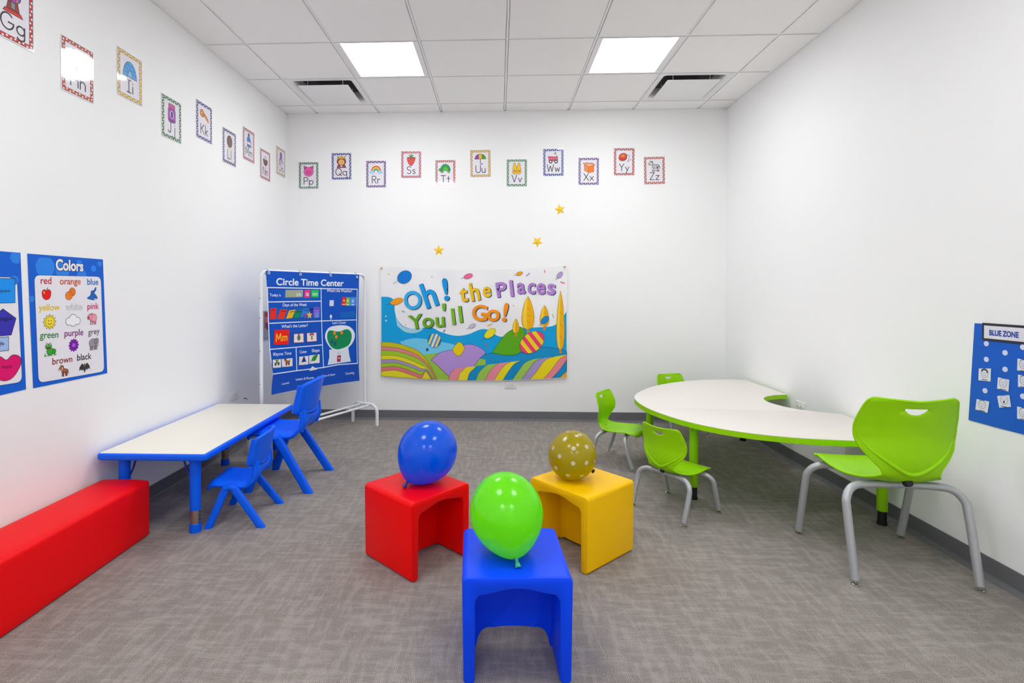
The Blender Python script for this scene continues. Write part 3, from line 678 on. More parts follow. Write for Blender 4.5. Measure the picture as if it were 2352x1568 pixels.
def pic_Q(p):
    p.ell(0, .06, .42, .36, '8a5228', 2); p.poly([(-.44, -.5), (.44, -.5), (.3, -.24), (-.3, -.24)], 'a83a48', 2); p.ell(0, .0, .3, .28, 'f6b070', 4); p.poly([(-.2, -.3), (.2, -.3), (0, -.46)], 'f6f0f0', 4)
    p.poly([(-.32, .3), (.32, .3), (.38, .54), (.18, .42), (0, .56), (-.18, .42), (-.38, .54)], 'f0b428', 5)
def pic_R(p):
    for r, c, z in ((.46, 'd84a2c', 2), (.38, 'f09a28', 3), (.31, 'f0d83c', 4), (.24, '4ab45a', 5), (.17, '3a80c8', 6), (.1, 'f6f4f4', 7)): p.poly(A(0, -.12, r, r * 1.1, 0, 180, 16), c, z, None)
    for x in (-.36, .36): cloud(p, x, -.2, .42, 'a8d8f4', 8, '3a6a98')
def pic_S(p): p.poly(spline_xy([(-.34, .28), (0, .22), (.36, .28), (.3, -.1), (.08, -.44), (-.1, -.46), (-.32, -.1)]), 'e0443c'); [p.ell(x, y, .02, .03, 'f6d890', 4, None) for x, y in ((-.15, .1), (.1, .12), (0, -.08), (.16, -.1), (-.14, -.18), (.02, -.28))]; p.poly(star_pts(0, .34, .26, .1, 6, 90), '4a9a3a', 4)
def spline_xy(pts): return [(q.x, q.y) for q in spline([(x, y, 0) for x, y in pts], 4, True)]
def pic_T(p): p.poly(A(0, -.12, .46, .6, 0, 180, 16), '14984a', 3); p.poly(A(.02, -.12, .26, .36, 0, 180, 12), '4ac43c', 5); [p.ell(x, -.2, .12, .12, '5ab850', 2) for x in (-.3, .3)]; p.ell(-.48, -.04, .13, .13, '5ab850', 2)
def pic_U(p):
    for a, b, c in ((-.5, -.16, '8c3cb0'), (-.16, .16, 'f0b820'), (.16, .5, '38a028')):
        p.poly([(a, .02)] + [(x, .02 + .46 * math.sqrt(max(0, 1 - (x / .5) ** 2)) + .0) for x in [a + (b - a) * i / 6 for i in range(7)]] + [(b, .02)], c)
    p.st([(0, .02), (0, -.3)], .08, 'b46a5a', 2); p.st(A(.09, -.34, .09, .12, 180, 360, 8), .06, '4a5ab0', 2)
def pic_V(p): p.poly([(-.4, -.34), (-.22, -.52), (0, -.4), (.22, -.52), (.4, -.34), (.36, .02), (.26, .5), (.14, .5), (0, .04), (-.14, .5), (-.26, .5), (-.36, .02)], 'f4c41c'); p.st([(0, .04), (0, -.4)], .025); [p.poly(A(x, -.14, .11, .18, 180, 360, 8), 'e0a814', 4) for x in (-.18, .18)]
def pic_W(p):
    p.poly([(-.46, .16), (.4, .12), (.36, -.26), (-.4, -.22)], 'd0406a'); p.st([(.34, .1), (.16, .44)], .04); p.st([(.06, .4), (.24, .5)], .06)
    for x in (-.24, .24): p.ell(x, -.3, .16, .16, '5a565c', 4); p.ell(x, -.3, .07, .07, 'f0f0f0', 6, None)
    for i in range(5): p.st([(-.36 + .16 * i, -.1), (-.3 + .16 * i, .06)], .04, 'f0b4c4', 4)
def pic_X(p): p.poly([(-.38, .2), (0, .04), (0, -.5), (-.38, -.3)], 'f08a38'); p.poly([(0, .04), (.46, .14), (.46, -.42), (0, -.5)], 'f87c18'); p.poly([(-.38, .2), (.1, .34), (.46, .14), (0, .04)], 'f8b088', 3); p.poly([(-.38, .2), (-.5, .36), (-.08, .4), (.1, .34)], 'f49a60', 3); p.poly([(.46, .14), (.6, .2), (.3, .4), (.1, .34)], 'f49a60', 3)
def pic_Y(p): p.ell(-.12, .0, .36, .3, 'c83018', 2, rot=12); p.ell(-.1, .12, .36, .26, 'e84820', 3, rot=12); p.ell(-.1, .16, .2, .12, 'f08c1c', 5, rot=12); p.st(spline_xy_open([(.24, .2), (.44, .18), (.4, -.1), (.3, -.4), (.5, -.2), (.62, -.24)]), .03)
def spline_xy_open(pts): return [(q.x, q.y) for q in spline([(x, y, 0) for x, y in pts], 4)]
def pic_Z(p):
    W = 'f2f0f0'; p.ell(.1, .0, .32, .18, W, 2); p.poly([(-.2, .05), (-.08, .14), (-.16, .4), (-.34, .34)], W, 2); p.ell(-.34, .24, .16, .13, W, 3); p.ell(-.42, .18, .08, .07, 'a0a0a4', 5)
    for x in (-.14, .02, .24, .36): p.rect(x - .05, -.44, x + .05, -.08, W, 2); p.rect(x - .055, -.46, x + .055, -.38, K, 4, None)
    for i in range(7): p.st([(-.14 + .085 * i, .15), (-.12 + .085 * i, -.06)], .035, K, 4)
    for i in range(3): p.st([(-.3 + .07 * i, .36 - .05 * i), (-.16 + .04 * i, .34 - .06 * i)], .03, K, 4)
    for x in (-.14, .02, .24, .36): p.st([(x - .05, -.25), (x + .05, -.25)], .03, K, 4)
    p.st([(-.4, .44), (-.12, .4)], .05, K, 4); p.st([(.42, .04), (.52, -.2)], .03)
NAMES = dict(G='gumball machine', H='house', I='igloo', J='jar', K='key', L='dark oval', M='milk bottle', N='nest', O='octopus', P='pink pig', Q='queen', R='rainbow', S='strawberry', T='turtle', U='umbrella', V='yellow vest', W='wagon', X='open box', Y='yoyo', Z='zebra')
BORD = dict(G=('c42c34', 'red'), H=('c8452c', 'orange red'), I=('d8ac1c', 'yellow'), J=('2c7c48', 'green'), K=('34409c', 'blue'), L=('44408c', 'dark blue'), M=('c0485c', 'red'), N=('b8485a', 'red'), O=('c09c48', 'yellow'), P=('2e7a58', 'green'), Q=('2a48a0', 'blue'), R=('66408c', 'purple'), S=('c8445c', 'red'), T=('cc5a4a', 'orange red'), U=('d8a428', 'yellow'), V=('3a8c54', 'green'), W=('2c50a4', 'blue'), X=('6a4a9c', 'purple'), Y=('c0403c', 'red'), Z=('c4583c', 'orange red'))
def alpha_card(L, s, cx, cy, rot, wallname):
    """one glossy laminated alphabet card; (cx, cy) = middle in sheet coordinates"""
    W_, H_ = .2, .264; ca, sa = math.cos(rot), math.sin(rot)
    c = Sheet(s.O + s.ex * cx + s.ey * cy, s.ex * ca + s.ey * sa, s.ey * ca - s.ex * sa, 'gloss')
    col, cn = BORD[L]; w, h = W_ / 2 - .006, H_ / 2 - .006; b = .0165
    for x0, y0, x1, y1 in ((-w, h - b, w, h), (-w, -h, w, -h + b), (-w, -h + b, -w + b, h - b), (w - b, -h + b, w, h - b)): c.rect(x0, y0, x1, y1, col)
    for a, bb in ((w, h), (w - b, h - b)): c.stroke([(-a, -bb), (a, -bb), (a, bb), (-a, bb), (-a, -bb)], .0016, K, 3)
    nx, ny = 10, 14
    for k in range(nx):
        x = -w + b / 2 + (2 * w - b) * k / (nx - 1)
        for y in (h - b / 2, -h + b / 2): c.ell(x, y + (.003 if k % 2 else -.003), .0052, .0045, 'f6f2ee', 2, n=8)
    for k in range(1, ny - 1):
        y = -h + b / 2 + (2 * h - b) * k / (ny - 1)
        for x in (w - b / 2, -w + b / 2): c.ell(x + (.003 if k % 2 else -.003), y, .0045, .0052, 'f6f2ee', 2, n=8)
    globals()['pic_' + L](Pen(c, 0, .040, .108))
    wd = [LET[L][0], LET[L.lower()][0]]; hgt = .068; gap = .2; x = -(sum(wd) + gap) * hgt / 2
    for ch, a in zip((L, L.lower()), wd):
        for st in LET[ch][1]: c.stroke([(x + p * hgt, -.088 + q * hgt) for p, q in st], .0068, K, 2)
        x += (a + gap) * hgt
    c.build('alphabet_card', rrect(-W_ / 2, -H_ / 2, W_ / 2, H_ / 2, .004, 2), 'ebe8f0', f'alphabet card {L}{L.lower()} with a {NAMES[L]} and {cn} dotted border on the {wallname} wall', 'alphabet card', 'alphabet cards in a line high on the walls', lift=.0015)
sB = wallB(1096, 678); sL = wallL(300, 400)
for L, (u0, v0, u1, v1), r in (('P', (686, 372, 732, 434), 0), ('Q', (762, 350, 807, 414), .5), ('R', (840, 368, 888, 432), 0), ('S', (920, 346, 969, 410), 0), ('T', (998, 366, 1048, 431), 0), ('U', (1079, 343, 1128, 408), .8), ('V', (1162, 365, 1212, 429), 0), ('W', (1246, 341, 1296, 405), .3), ('X', (1327, 361, 1377, 426), 0), ('Y', (1409, 339, 1458, 404), 0), ('Z', (1478, 359, 1528, 424), 1.2)):
    a, b = sB.loc(u0, v0), sB.loc(u1, v1); alpha_card(L, sB, (a[0] + b[0]) / 2, (a[1] + b[1]) / 2, math.radians(r), 'back')
for L, (u0, v0, u1, v1) in (('H', (138, 78, 215, 238)), ('I', (266, 104, 327, 245)), ('J', (370, 214, 416, 330)), ('K', (449, 229, 487, 330)), ('L', (511, 291, 541, 384)), ('M', (557, 290, 584, 376)), ('N', (597, 340, 620, 417)), ('O', (634, 335, 655, 408))):
    a, b = sL.loc(u0, v0), sL.loc(u1, v1); alpha_card(L, sL, (a[0] + b[0]) / 2, (a[1] + b[1]) / 2, 0, 'left')
a = sL.loc(77, 122); alpha_card('G', sL, a[0] - .1, a[1] + .133, 0, 'left')

# ------------------------------------------------------------------ posters on the left wall
def z5(x, y): return (x / 4.125, 550 + y / 4.125)
def apple(p): p.poly(spline_xy([(0, .3), (.25, .38), (.45, .15), (.36, -.3), (.12, -.48), (-.12, -.48), (-.36, -.3), (-.45, .15), (-.25, .38)]), 'e81414'); p.st([(0, .28), (.1, .52)], .07, '7a4a34', 4); p.ell(-.24, .12, .06, .12, 'f8b0a8', 4, None)
def oranges(p): p.ell(.18, .16, .32, .34, 'ee7a18', 2); p.ell(-.16, -.14, .34, .34, 'f08420', 4); p.ell(.02, -.06, .04, .04, '9c4a10', 6, None)
def shark(p): p.poly(spline_xy([(-.5, -.3), (-.2, -.1), (-.12, .2), (.12, .26), (.3, .5), (.34, .3), (.16, .08), (.3, -.06), (.46, -.3), (.2, -.44), (-.2, -.4)]), '1a68c0'); p.poly([(.1, -.36), (.4, -.34), (.24, -.44)], 'dfe8f4', 4, None)
def sun(p): p.poly(star_pts(0, 0, .5, .36, 12), 'f8e020'); p.ell(0, 0, .3, .3, 'fce83c', 4, 'c8a010'); [p.ell(x, .08, .03, .05, K, 6, None) for x in (-.1, .1)]; p.st(A(0, -.02, .14, .14, 200, 340, 6), .04, '8a3a20', 6)
def pigs(p):
    for x in (-.14, .06, .24, .36): p.rect(x - .05, -.5, x + .05, -.2, 'ec90a4', 2)
    p.ell(.14, .02, .36, .34, 'f4a0b4', 3); p.ell(-.22, .12, .24, .24, 'f4a0b4', 5); p.ell(-.38, .04, .11, .11, 'd84a70', 7); p.poly([(-.2, .3), (-.02, .44), (.0, .26)], 'ec8aa0', 7); p.ell(-.26, .2, .03, .03, K, 7, None)
def frog(p):
    p.ell(.02, -.16, .3, .26, '3cae34', 2); p.ell(.36, -.2, .16, .2, '3cae34', 2); p.ell(-.12, .2, .28, .2, '44bc3a', 4)
    for x in (-.26, .02): p.ell(x, .38, .08, .09, 'f4f4ec', 6); p.ell(x, .38, .035, .04, K, 8, None)
    p.poly(A(-.12, .16, .18, .12, 180, 360, 8), 'b0342c', 6)
    for x in (-.38, -.1, .14, .44): p.st([(x, -.3), (x - .08, -.46), (x + .1, -.46)], .06, '2f962c', 4)
def flower(p):
    for i in range(12): a = i * 30; p.ell(.32 * math.cos(math.radians(a)), .34 * math.sin(math.radians(a)), .19, .1, '8a24b8', 2, '5a1480', rot=a, n=12)
    p.ell(0, 0, .2, .2, 'b454dc', 4)
def elephant(p):
    for x in (-.34, -.16, .08, .26): p.rect(x - .07, -.5, x + .07, -.1, '8f8a92', 2)
    p.ell(-.08, .08, .42, .34, 'a09aa2', 3); p.ell(.3, .2, .2, .24, 'a09aa2', 5); p.ell(.16, .14, .13, .2, '928c94', 7); p.st([(.42, .1), (.46, -.14), (.4, -.3)], .09, 'a09aa2', 5); p.ell(.36, .26, .02, .03, K, 7, None)
def horse(p):
    for x in (-.06, .06, .3, .42): p.rect(x - .05, -.5, x + .05, -.1, '9a5430', 2)
    p.ell(.18, -.04, .34, .2, 'b0643a', 3); p.poly([(-.16, .1), (-.02, .44), (-.22, .52), (-.46, .2), (-.4, .06), (-.26, .1)], 'b0643a', 4); p.ell(-.38, .14, .1, .08, 'f0d8b0', 6); p.st([(-.02, .46), (.1, .1)], .08, '4a2a1c', 6); p.st([(.5, .04), (.56, -.3)], .07, '4a2a1c', 4)
def bat(p): p.poly([(-.12, .2), (-.34, .5), (-.7, .1), (-.74, -.3), (-.5, -.12), (-.36, -.34), (-.22, -.16), (0, -.6), (.22, -.16), (.36, -.34), (.5, -.12), (.74, -.3), (.7, .1), (.34, .5), (.12, .2)], '3a3638'); p.ell(0, .14, .15, .3, '4a4446', 4); [p.ell(x, .22, .03, .04, 'e8d080', 6, None) for x in (-.06, .06)]
def rrp(corners, r):                                    # quad with rounded corners, given in sheet coordinates
    P = [Vector((x, y, 0)) for x, y in corners]; o = []
    for i in range(4):
        a, b, c = P[i - 1], P[i], P[(i + 1) % 4]; d0 = (a - b).normalized() * r; d1 = (c - b).normalized() * r
        for k in range(6): t = k / 5; q = (b + d0) * (1 - t) ** 2 + b * 2 * t * (1 - t) + (b + d1) * t * t; o.append((q.x, q.y))
    return o
def bubble(s, corners, list_):
    (x0, x1), (y0, y1) = [(min(p[i] for p in corners) + .001, max(p[i] for p in corners) - .001) for i in (0, 1)]
    for x, y, r in list_: s.poly([(max(x0, min(x1, x + r * math.cos(t))), max(y0, min(y1, y + r * math.sin(t)))) for t in [2 * PI * i / 28 for i in range(28)]], '2a86ec', .25)
def word(s, t, c, a, b, f, **k):
    (x0, y0), (x1, y1) = s.loc(*f(*a)), s.loc(*f(*b)); s.text(t, (x0 + x1) / 2, (y0 + y1) / 2, c, w=math.hypot(x1 - x0, y1 - y0), rot=math.atan2(y1 - y0, x1 - x0), **k)
s = wallL(*z5(256, 132), finish='vinyl')
P4 = s.px([z5(256, 132), z5(313, 1408), z5(1013, 1265), z5(972, 188)]); px_ = (P4[2][0] - P4[1][0])
bubble(s, [(.004, -.58), (.432, -.012)], [(.09, -.055, .05), (.185, -.065, .04), (.285, -.022, .016), (.375, -.05, .017), (.42, -.02, .018), (.3, -.09, .03), (.02, -.2, .014), (.43, -.35, .012), (.2, -.588, .01), (.34, -.586, .012)])
s.poly(rrp(s.px([z5(318, 335), z5(360, 1360), z5(985, 1250), z5(952, 350)]), .03), 'efedf3', .5, line='0c3c8c', lw=.0022)
word(s, 'Colors', 'f6f4f8', (524, 286), (785, 298), z5, z=3, bold=.035, h=.052, out=('20305c', .04))
for t, c, a, b in (('red', 'c02035', (380, 418), (482, 420)), ('orange', 'd0501e', (562, 424), (760, 424)), ('blue', '1a70c0', (822, 428), (928, 428)), ('yellow', 'e8c81c', (362, 674), (562, 668)), ('pink', 'd01c6c', (823, 660), (932, 655)), ('green', '2a8c3c', (372, 938), (548, 928)), ('purple', '8a2080', (606, 918), (784, 904)), ('grey', '6a6670', (830, 905), (940, 890)), ('brown', '8c3c30', (490, 1185), (680, 1158)), ('black', '2a2830', (725, 1147), (862, 1128))):
    word(s, t, c, a, b, z5, z=4, bold=.012)
word(s, 'white', 'f4f2f6', (618, 669), (773, 664), z5, z=4, bold=.0, out=('55525c', .022))
for f, x, y, h in ((apple, 436, 515, 112), (oranges, 663, 515, 118), (shark, 872, 515, 130), (sun, 466, 780, 146), (pigs, 868, 745, 118), (frog, 468, 1038, 130), (flower, 694, 1000, 116), (elephant, 885, 985, 116), (horse, 592, 1242, 108), (bat, 797, 1210, 84)):
    q = s.loc(*z5(x, y)); k = abs(s.loc(*z5(x, y + h / 2))[1] - s.loc(*z5(x, y - h / 2))[1]); f(Pen(s, q[0], q[1], k))
q = s.loc(*z5(688, 765)); cloud(Pen(s, q[0], q[1], .068), 0, -.06, 1.25, 'f6f5f9', 4, '6a6872')
s.build('poster', P4, '0c62d6', 'blue poster of colour names and little animals on the left wall', 'poster')

s = wallL(*z5(190, 125), finish='vinyl'); q1 = s.loc(*z5(243, 1418)); w = .445
s.poly(rrp([(-.017, -.107), (-.017 - .4, -.107), (-.017 - .4, q1[1] + .05), (q1[0] - .018, q1[1] + .035)], .03), 'efedf3', .5, line='0c3c8c', lw=.0022)
bubble(s, [(-w, q1[1]), (-.002, -.001)], [(-.14, -.03, .03), (-.02, -.02, .028), (-.3, -.06, .045), (-.03, -.12, .02), (-.43, -.3, .012)])
a, b = s.loc(*z5(136, 370)), s.loc(*z5(145, 598)); sd = a[1] - b[1]
s.rect(a[0] - sd, b[1], a[0], a[1], '1696f4', 4, line=K, lw=.002); word(s, 'square', '16407c', (-22, 499), (88, 497), z5, z=6, bold=.008)
t5, r5 = s.loc(*z5(22, 655)), s.loc(*z5(147, 740)); R5 = (r5[0] - t5[0]) / math.cos(math.radians(18))
s.poly([(t5[0] + R5 * math.cos(math.radians(90 - 72 * i)), t5[1] - R5 + R5 * math.sin(math.radians(90 - 72 * i))) for i in range(5)], '3a34b4', 4, line=K, lw=.002); word(s, 'pentagon', '181848', (-70, 770), (112, 762), z5, z=6, bold=.012)
a, b = s.loc(*z5(76, 920)), s.loc(*z5(81, 1048)); s.rect(a[0] - 2 * (a[1] - b[1]), b[1], a[0], a[1], 'a4c0f0', 4, line=K, lw=.002); word(s, 'rectangle', '1c2c5c', (-150, 1003), (32, 1000), z5, z=6, bold=.012)
a = s.loc(*z5(62, 1335)); b = s.loc(*z5(55, 1140)); hh = b[1] - a[1]; cx = a[0] - .003
s.poly(spline_xy([(cx, b[1]), (cx + .028, b[1] + .018), (cx + .062, b[1] + .006), (cx + .066, b[1] - .03), (cx + .034, b[1] - .075), (cx, a[1]), (cx - .034, b[1] - .075), (cx - .066, b[1] - .03), (cx - .062, b[1] + .006), (cx - .028, b[1] + .018)]), 'e0046c', 4, line=K, lw=.002); word(s, 'heart', '5a1040', (8, 1222), (105, 1216), z5, z=6, bold=.006)
s.ell(-.345, -.17, .045, .045, 'e83030', 4, line=K); s.poly([(-.39, -.35), (-.3, -.35), (-.345, -.27)], 'f0c020', 4, line=K); s.poly(star_pts(-.345, -.43, .05, .02), '38a848', 4, line=K); s.ell(-.345, -.53, .05, .032, 'f08020', 4, line=K)
s.build('poster', [(0, 0), (-w, 0), (-w, q1[1] - .01), (q1[0], q1[1])], '0c62d6', 'blue poster of shapes at the left edge, cut off by the frame', 'poster')

s = wallL(610, 740, finish='vinyl')                      # clear pouch with cards behind the rack
q = [s.loc(603, 714), s.loc(603, 778)]; x0, y1_, y0 = q[0][0], q[0][1], q[1][1]
s.rect(x0 + .012, y0 + .09, x0 + .19, y1_ - .01, 'c8323c', 1); s.rect(x0 + .05, y0 + .075, x0 + .19, y0 + .15, '2a3c80', 2); s.rect(x0 + .02, y0 + .14, x0 + .11, y0 + .19, 'dc7a7e', 3)
s.build('wall_pouch', [(x0, y0), (x0 + .2, y0), (x0 + .2, y1_), (x0, y1_)], 'a9a9b0', 'grey pouch with red and blue cards on the left wall behind the rack', 'pouch', th=.012)

# ------------------------------------------------------------------ blue wall chart hanging from the rack
def z6(x, y): return (570 + x / 3.826, 590 + y / 3.826)
CO = RL + RP * .016 + Vector((0, 0, 1))
def chart_sheet(**k): return Sheet(CO, RD, (0, 0, 1), finish='vinyl', **k)
def chart_warp(x, y):
    low = max(0, (-y + .02) / .62); a = x / RW
    return -.012 * math.sin(PI * max(0, min(1, (y + .55) / .95))) * .6 + .004 * math.sin(7 * x + 3 * y) + .03 * max(0, (-.38 - y) / .2) ** 1.5 * (1 - .5 * a)
s = chart_sheet(); F = z6
edge = s.px([F(*p) for p in ((150, 120), (163, 270), (176, 500), (187, 700), (203, 890), (222, 1030), (204, 1120), (190, 1208), (400, 1165), (610, 1134), (800, 1106), (967, 1085), (972, 900), (967, 600), (969, 300), (971, 155))])
Wt = 'e6eef8'
def cl(*pts, w=.008): s.stroke(s.px([F(*p) for p in pts]), w, Wt, 6)
cl((165, 268), (956, 283)); cl((165, 268), (180, 583), (192, 812), (205, 930)); cl((172, 395), (645, 388)); cl((180, 583), (400, 573), (650, 562), (955, 552)); cl((192, 812), (655, 772)); cl((222, 1028), (425, 998), (662, 970), (800, 945), (960, 934))
cl((643, 272), (650, 560), (656, 775), (662, 970)); cl((420, 793), (425, 998)); cl((955, 283), (953, 552), (960, 934))
word(s, 'Circle Time Center', 'f2f6fc', (242, 246), (836, 256), F, z=7, bold=.02, h=.056)
for t, a, b, bo in (('Today is', (186, 346), (284, 346), .012), ("What's the Weather?", (692, 306), (910, 310), .012), ('Days of the Week', (302, 434), (518, 430), .012), ("What's the Letter?", (292, 624), (524, 612), .012), ("Let's Count", (746, 590), (860, 586), .012), ('Rhyme Time', (222, 868), (378, 856), .012), ('Color', (450, 846), (515, 842), .012), ('Shape', (558, 836), (628, 831), .012), ('Calendar', (287, 1124), (355, 1108), .004), ('Letters & Rhymes', (410, 1084), (568, 1066), .004), ('Colors & Shapes', (642, 1054), (758, 1036), .004), ('Counting', (850, 1034), (926, 1024), .004)):
    word(s, t, 'eaf0fa', a, b, F, z=7, bold=bo)
def cq(c, z, *pts): s.poly(s.px([F(*p) for p in pts]), c, z)
cq('0c5ac4', 1, (300, 300), (630, 296), (628, 372), (300, 378)); cq('0c5cc0', 1, (186, 448), (634, 440), (634, 548), (190, 556)); cq('1064c0', 1, (814, 480), (942, 476), (942, 534), (814, 540)); cq('0a52b8', 1, (205, 650), (640, 640), (640, 755), (212, 780))
cq('d8e0f4', 2, (719, 380), (755, 379), (755, 430), (719, 431)); cq('f0f4fa', 2, (732, 502), (746, 528), (737, 528), (737, 548), (728, 548), (728, 528), (719, 528))
gl = lambda pts: [F(*p) for p in pts]
s.poly(s.px(gl([(716, 815), (884, 796), (892, 868), (905, 918), (700, 948), (716, 880)])), 'dfe6f4', 2)
s.poly([(q[0], q[1]) for q in s.px(gl(spline_xy([(790, 602), (880, 606), (930, 650), (938, 710), (905, 775), (850, 812), (790, 822), (730, 800), (690, 740), (682, 680), (715, 622)])))], 'e8eef8', 3)
s.poly(s.px(gl(spline_xy([(722, 645), (800, 655), (870, 634), (905, 660), (912, 710), (890, 770), (840, 800), (780, 812), (730, 785), (702, 730), (700, 680)]))), '0a8a56', 4)
s.ell(*s.loc(*F(800, 846)), .018, .011, 'c4ccdc', 4)
pocket = s.px([F(222, 1036), F(204, 1120), F(190, 1206), F(400, 1163), F(610, 1132), F(800, 1104), F(965, 1084), F(968, 940), (800, 953) and F(800, 953), F(662, 978), F(425, 1006)])
s.poly(pocket, '0548b4', 1)
ch = s.build('pocket_chart', edge, '0552c2', 'blue Circle Time Center wall chart hanging from the white garment rack', 'wall chart', th=.0012, lift=.002, warp=chart_warp, cuts=(20, 56))
for zx, zy in ((174, 140), (458, 152), (722, 160), (950, 176)):
    x, y = s.loc(*F(zx, zy)); bm = bmesh.new(); c = CO + RD * x + Vector((0, 0, y)) + RP * (.0065 + chart_warp(x, y))
    tube(bm, [RD.cross(RP) * 0 + (RD * math.cos(a) + Vector((0, 0, 1)) * math.sin(a)) * .009 for a in [2 * PI * i / 20 for i in range(20)]], .0028, 8, closed=True)
    g = link('grommet', bm, M_whitem, ch, 60); g.location = c - ch.location
for zx, lb in ((174, 'left end of the blue chart'), (458, 'second from the left on the blue chart'), (722, 'third from the left on the blue chart'), (950, 'right end of the blue chart')):
    x, y = s.loc(*F(zx, 150)); x = min(x, RW - .07); bm = bmesh.new(); c = RL + RD * x + Vector((0, 0, 1.405))
    tube(bm, [Vector((0, 0, 0)) + RP * (.024 * math.sin(a) * .9) + Vector((0, 0, -.007 - .0 + .0235 * math.cos(a))) for a in [2 * PI * i / 28 for i in range(28)]], .0016, 8, closed=True)
    tag(link('binder_ring', bm, mat('ring_steel', '5a5c62', .3, .9), None, 60, loc=c), f'dark metal ring over the white rail, {lb}', 'ring', 'rings holding up the blue wall chart')
def card(name, pts, base, label, cat='card', group=None, art=None, lift=.0045, pin=False):
    c = chart_sheet(); q = c.px([F(*p) for p in pts])
    if art: art(c, q)
    return c.build(name, q, base, label, cat, group, th=.0006, lift=lift, warp=chart_warp, cuts=(3, 3))
ctr = lambda q: (sum(p[0] for p in q) / len(q), sum(p[1] for p in q) / len(q))
def lettered(t, col, h, dx=0, dy=0, bold=.02):
    def f(c, q): x, y = ctr(q); c.text(t, x + dx, y + dy - h / 2, col, 1, h=h, bold=bold)
    return f
G1 = 'date cards on the blue chart'
card('date_card', ((325, 290), (322, 356), (480, 352), (483, 288)), 'a5a993', 'grey green July card beside Today is on the blue chart', group=G1, art=lettered('July', 'eef2ea', .026, .045, -.004, .01))
card('date_card', ((497, 290), (494, 358), (543, 356), (546, 288)), 'f0318c', 'pink number 18 card on the blue chart', group=G1, art=lettered('18', 'fdf3f6', .027, 0, -.004))
card('date_card', ((555, 290), (556, 356), (621, 354), (622, 288)), '18c85c', 'green 2025 card on the blue chart', group=G1, art=lettered('2025', 'f2fbf4', .022, 0, -.004, .012))
G2 = 'day cards on the blue chart'
def dayart(c, q): (x0, y0), (x1, y1) = q[0], q[3]; c.stroke([(x0 + (x1 - x0) * .15, y0 - .014), (x0 + (x1 - x0) * .85, y1 - .014)], .007, '8a1c20' if True else K, 1)
def dayart2(col):
    def f(c, q): (x0, y0), (x1, y1) = q[0], q[3]; c.stroke([(x0 + (x1 - x0) * .15, y0 - .013), (x0 + (x1 - x0) * .85, y1 - .013)], .006, col, 1)
    return f
for pts, col, dk, nm in ((((190, 452), (189, 548), (243, 545), (243, 448)), 'f02a20', '8a1418', 'bright red'), (((280, 460), (254, 543), (311, 545), (341, 463)), 'e8341c', '8a1418', 'slanted orange red'), (((358, 470), (331, 542), (385, 535), (416, 462)), 'f0b818', '7a5a08', 'slanted yellow'), (((418, 470), (392, 538), (448, 532), (472, 464)), '0c8c64', '064a38', 'slanted green'), (((482, 456), (456, 530), (514, 526), (541, 454)), '2a86dc', '0c3c80', 'slanted light blue'), (((536, 446), (520, 500), (566, 498), (580, 445)), '1238a4', '081c60', 'dark blue'), (((580, 443), (574, 530), (630, 528), (628, 441)), '8a6ade', '3a2490', 'purple')):
    card('day_card', pts, col, f'{nm} day card under Days of the Week on the blue chart', group=G2, art=dayart2(dk), lift=.0045 + .0004 * len(nm) / 10)
c = chart_sheet(); x, y = c.loc(*F(538, 510)); c.build('star_card', star_pts(x, y, .034, .016), 'e2b85c', 'gold star card in the days row of the blue chart', 'card', 'star cards on the blue chart', lift=.0075, warp=chart_warp, cuts=(2, 2))
c = chart_sheet(); x, y = c.loc(*F(602, 508)); c.build('star_card', star_pts(x, y, .036, .02), '6a86e0', 'light blue star card at the right end of the days row', 'card', 'star cards on the blue chart', lift=.0085, warp=chart_warp, cuts=(2, 2))
c = chart_sheet(); x, y = c.loc(*F(500, 516)); c.build('star_card', star_pts(x, y, .026, .017), '7a4ab0', 'small purple star card left of the gold star on the blue chart', 'card', 'star cards on the blue chart', lift=.0068, warp=chart_warp, cuts=(2, 2))
G3 = 'weather cards on the blue chart'
def wart(col, pic):
    def f(c, q):
        x, y = ctr(q); c.stroke([(x - .016, y - .028), (x + .016, y - .028)], .006, 'f4f4f8', 1)
        if pic: c.ell(x, y + .004, .016, .016, 'a4cdf8', 1); [c.ell(x + d, y + .008, .003, .004, K, 2, n=8) for d in (-.006, .006)]; c.stroke([(x + a, y + b) for a, b in A(0, 0, .008, .008, 200, 340, 6)], .002, 'b03040', 2)
        else: c.ell(x, y + .006, .008, .01, col, 1)
    return f
card('weather_card', ((828, 352), (818, 426), (856, 424), (864, 352)), 'e8282c', 'red weather card on the blue chart', group=G3, art=wart('f4d0c8', False))
card('weather_card', ((862, 354), (854, 428), (890, 428), (892, 354)), '7cc038', 'green weather card on the blue chart', group=G3, art=wart('e8f4d0', False), lift=.005)
card('weather_card', ((889, 353), (888, 430), (943, 430), (946, 353)), '4a92e8', 'light blue smiling weather card on the blue chart', group=G3, art=wart('', True), lift=.0055)
def mm_art(c, q):
    x, y = ctr(q); x -= .052
    for ch, dx in (('M', 0), ('m', .062)):
        for st in LET[ch][1]: c.stroke([(x + dx + p * .058, y - .03 + w * .058) for p, w in st], .0085, 'f6c42c', 1)
card('letter_card', ((232, 640), (226, 770), (355, 766), (360, 637)), 'ee1c16', 'big red card with yellow letters Mm on the blue chart', art=mm_art)
G4 = 'small picture cards on the blue chart'
def picart(f, frame=None, k=.06):
    def g(c, q):
        x, y = ctr(q); f(Pen(c, x, y + .008, k)); c.stroke([(x - .022, y - .036), (x + .022, y - .036)], .003, '6a6670', 1)
        if frame: c.stroke(q + [q[0]], .003, frame, 1)
    return g
def sack(p): p.ell(0, -.1, .3, .4, '7a7458', 2); p.ell(0, .36, .12, .14, '6a6448', 2)
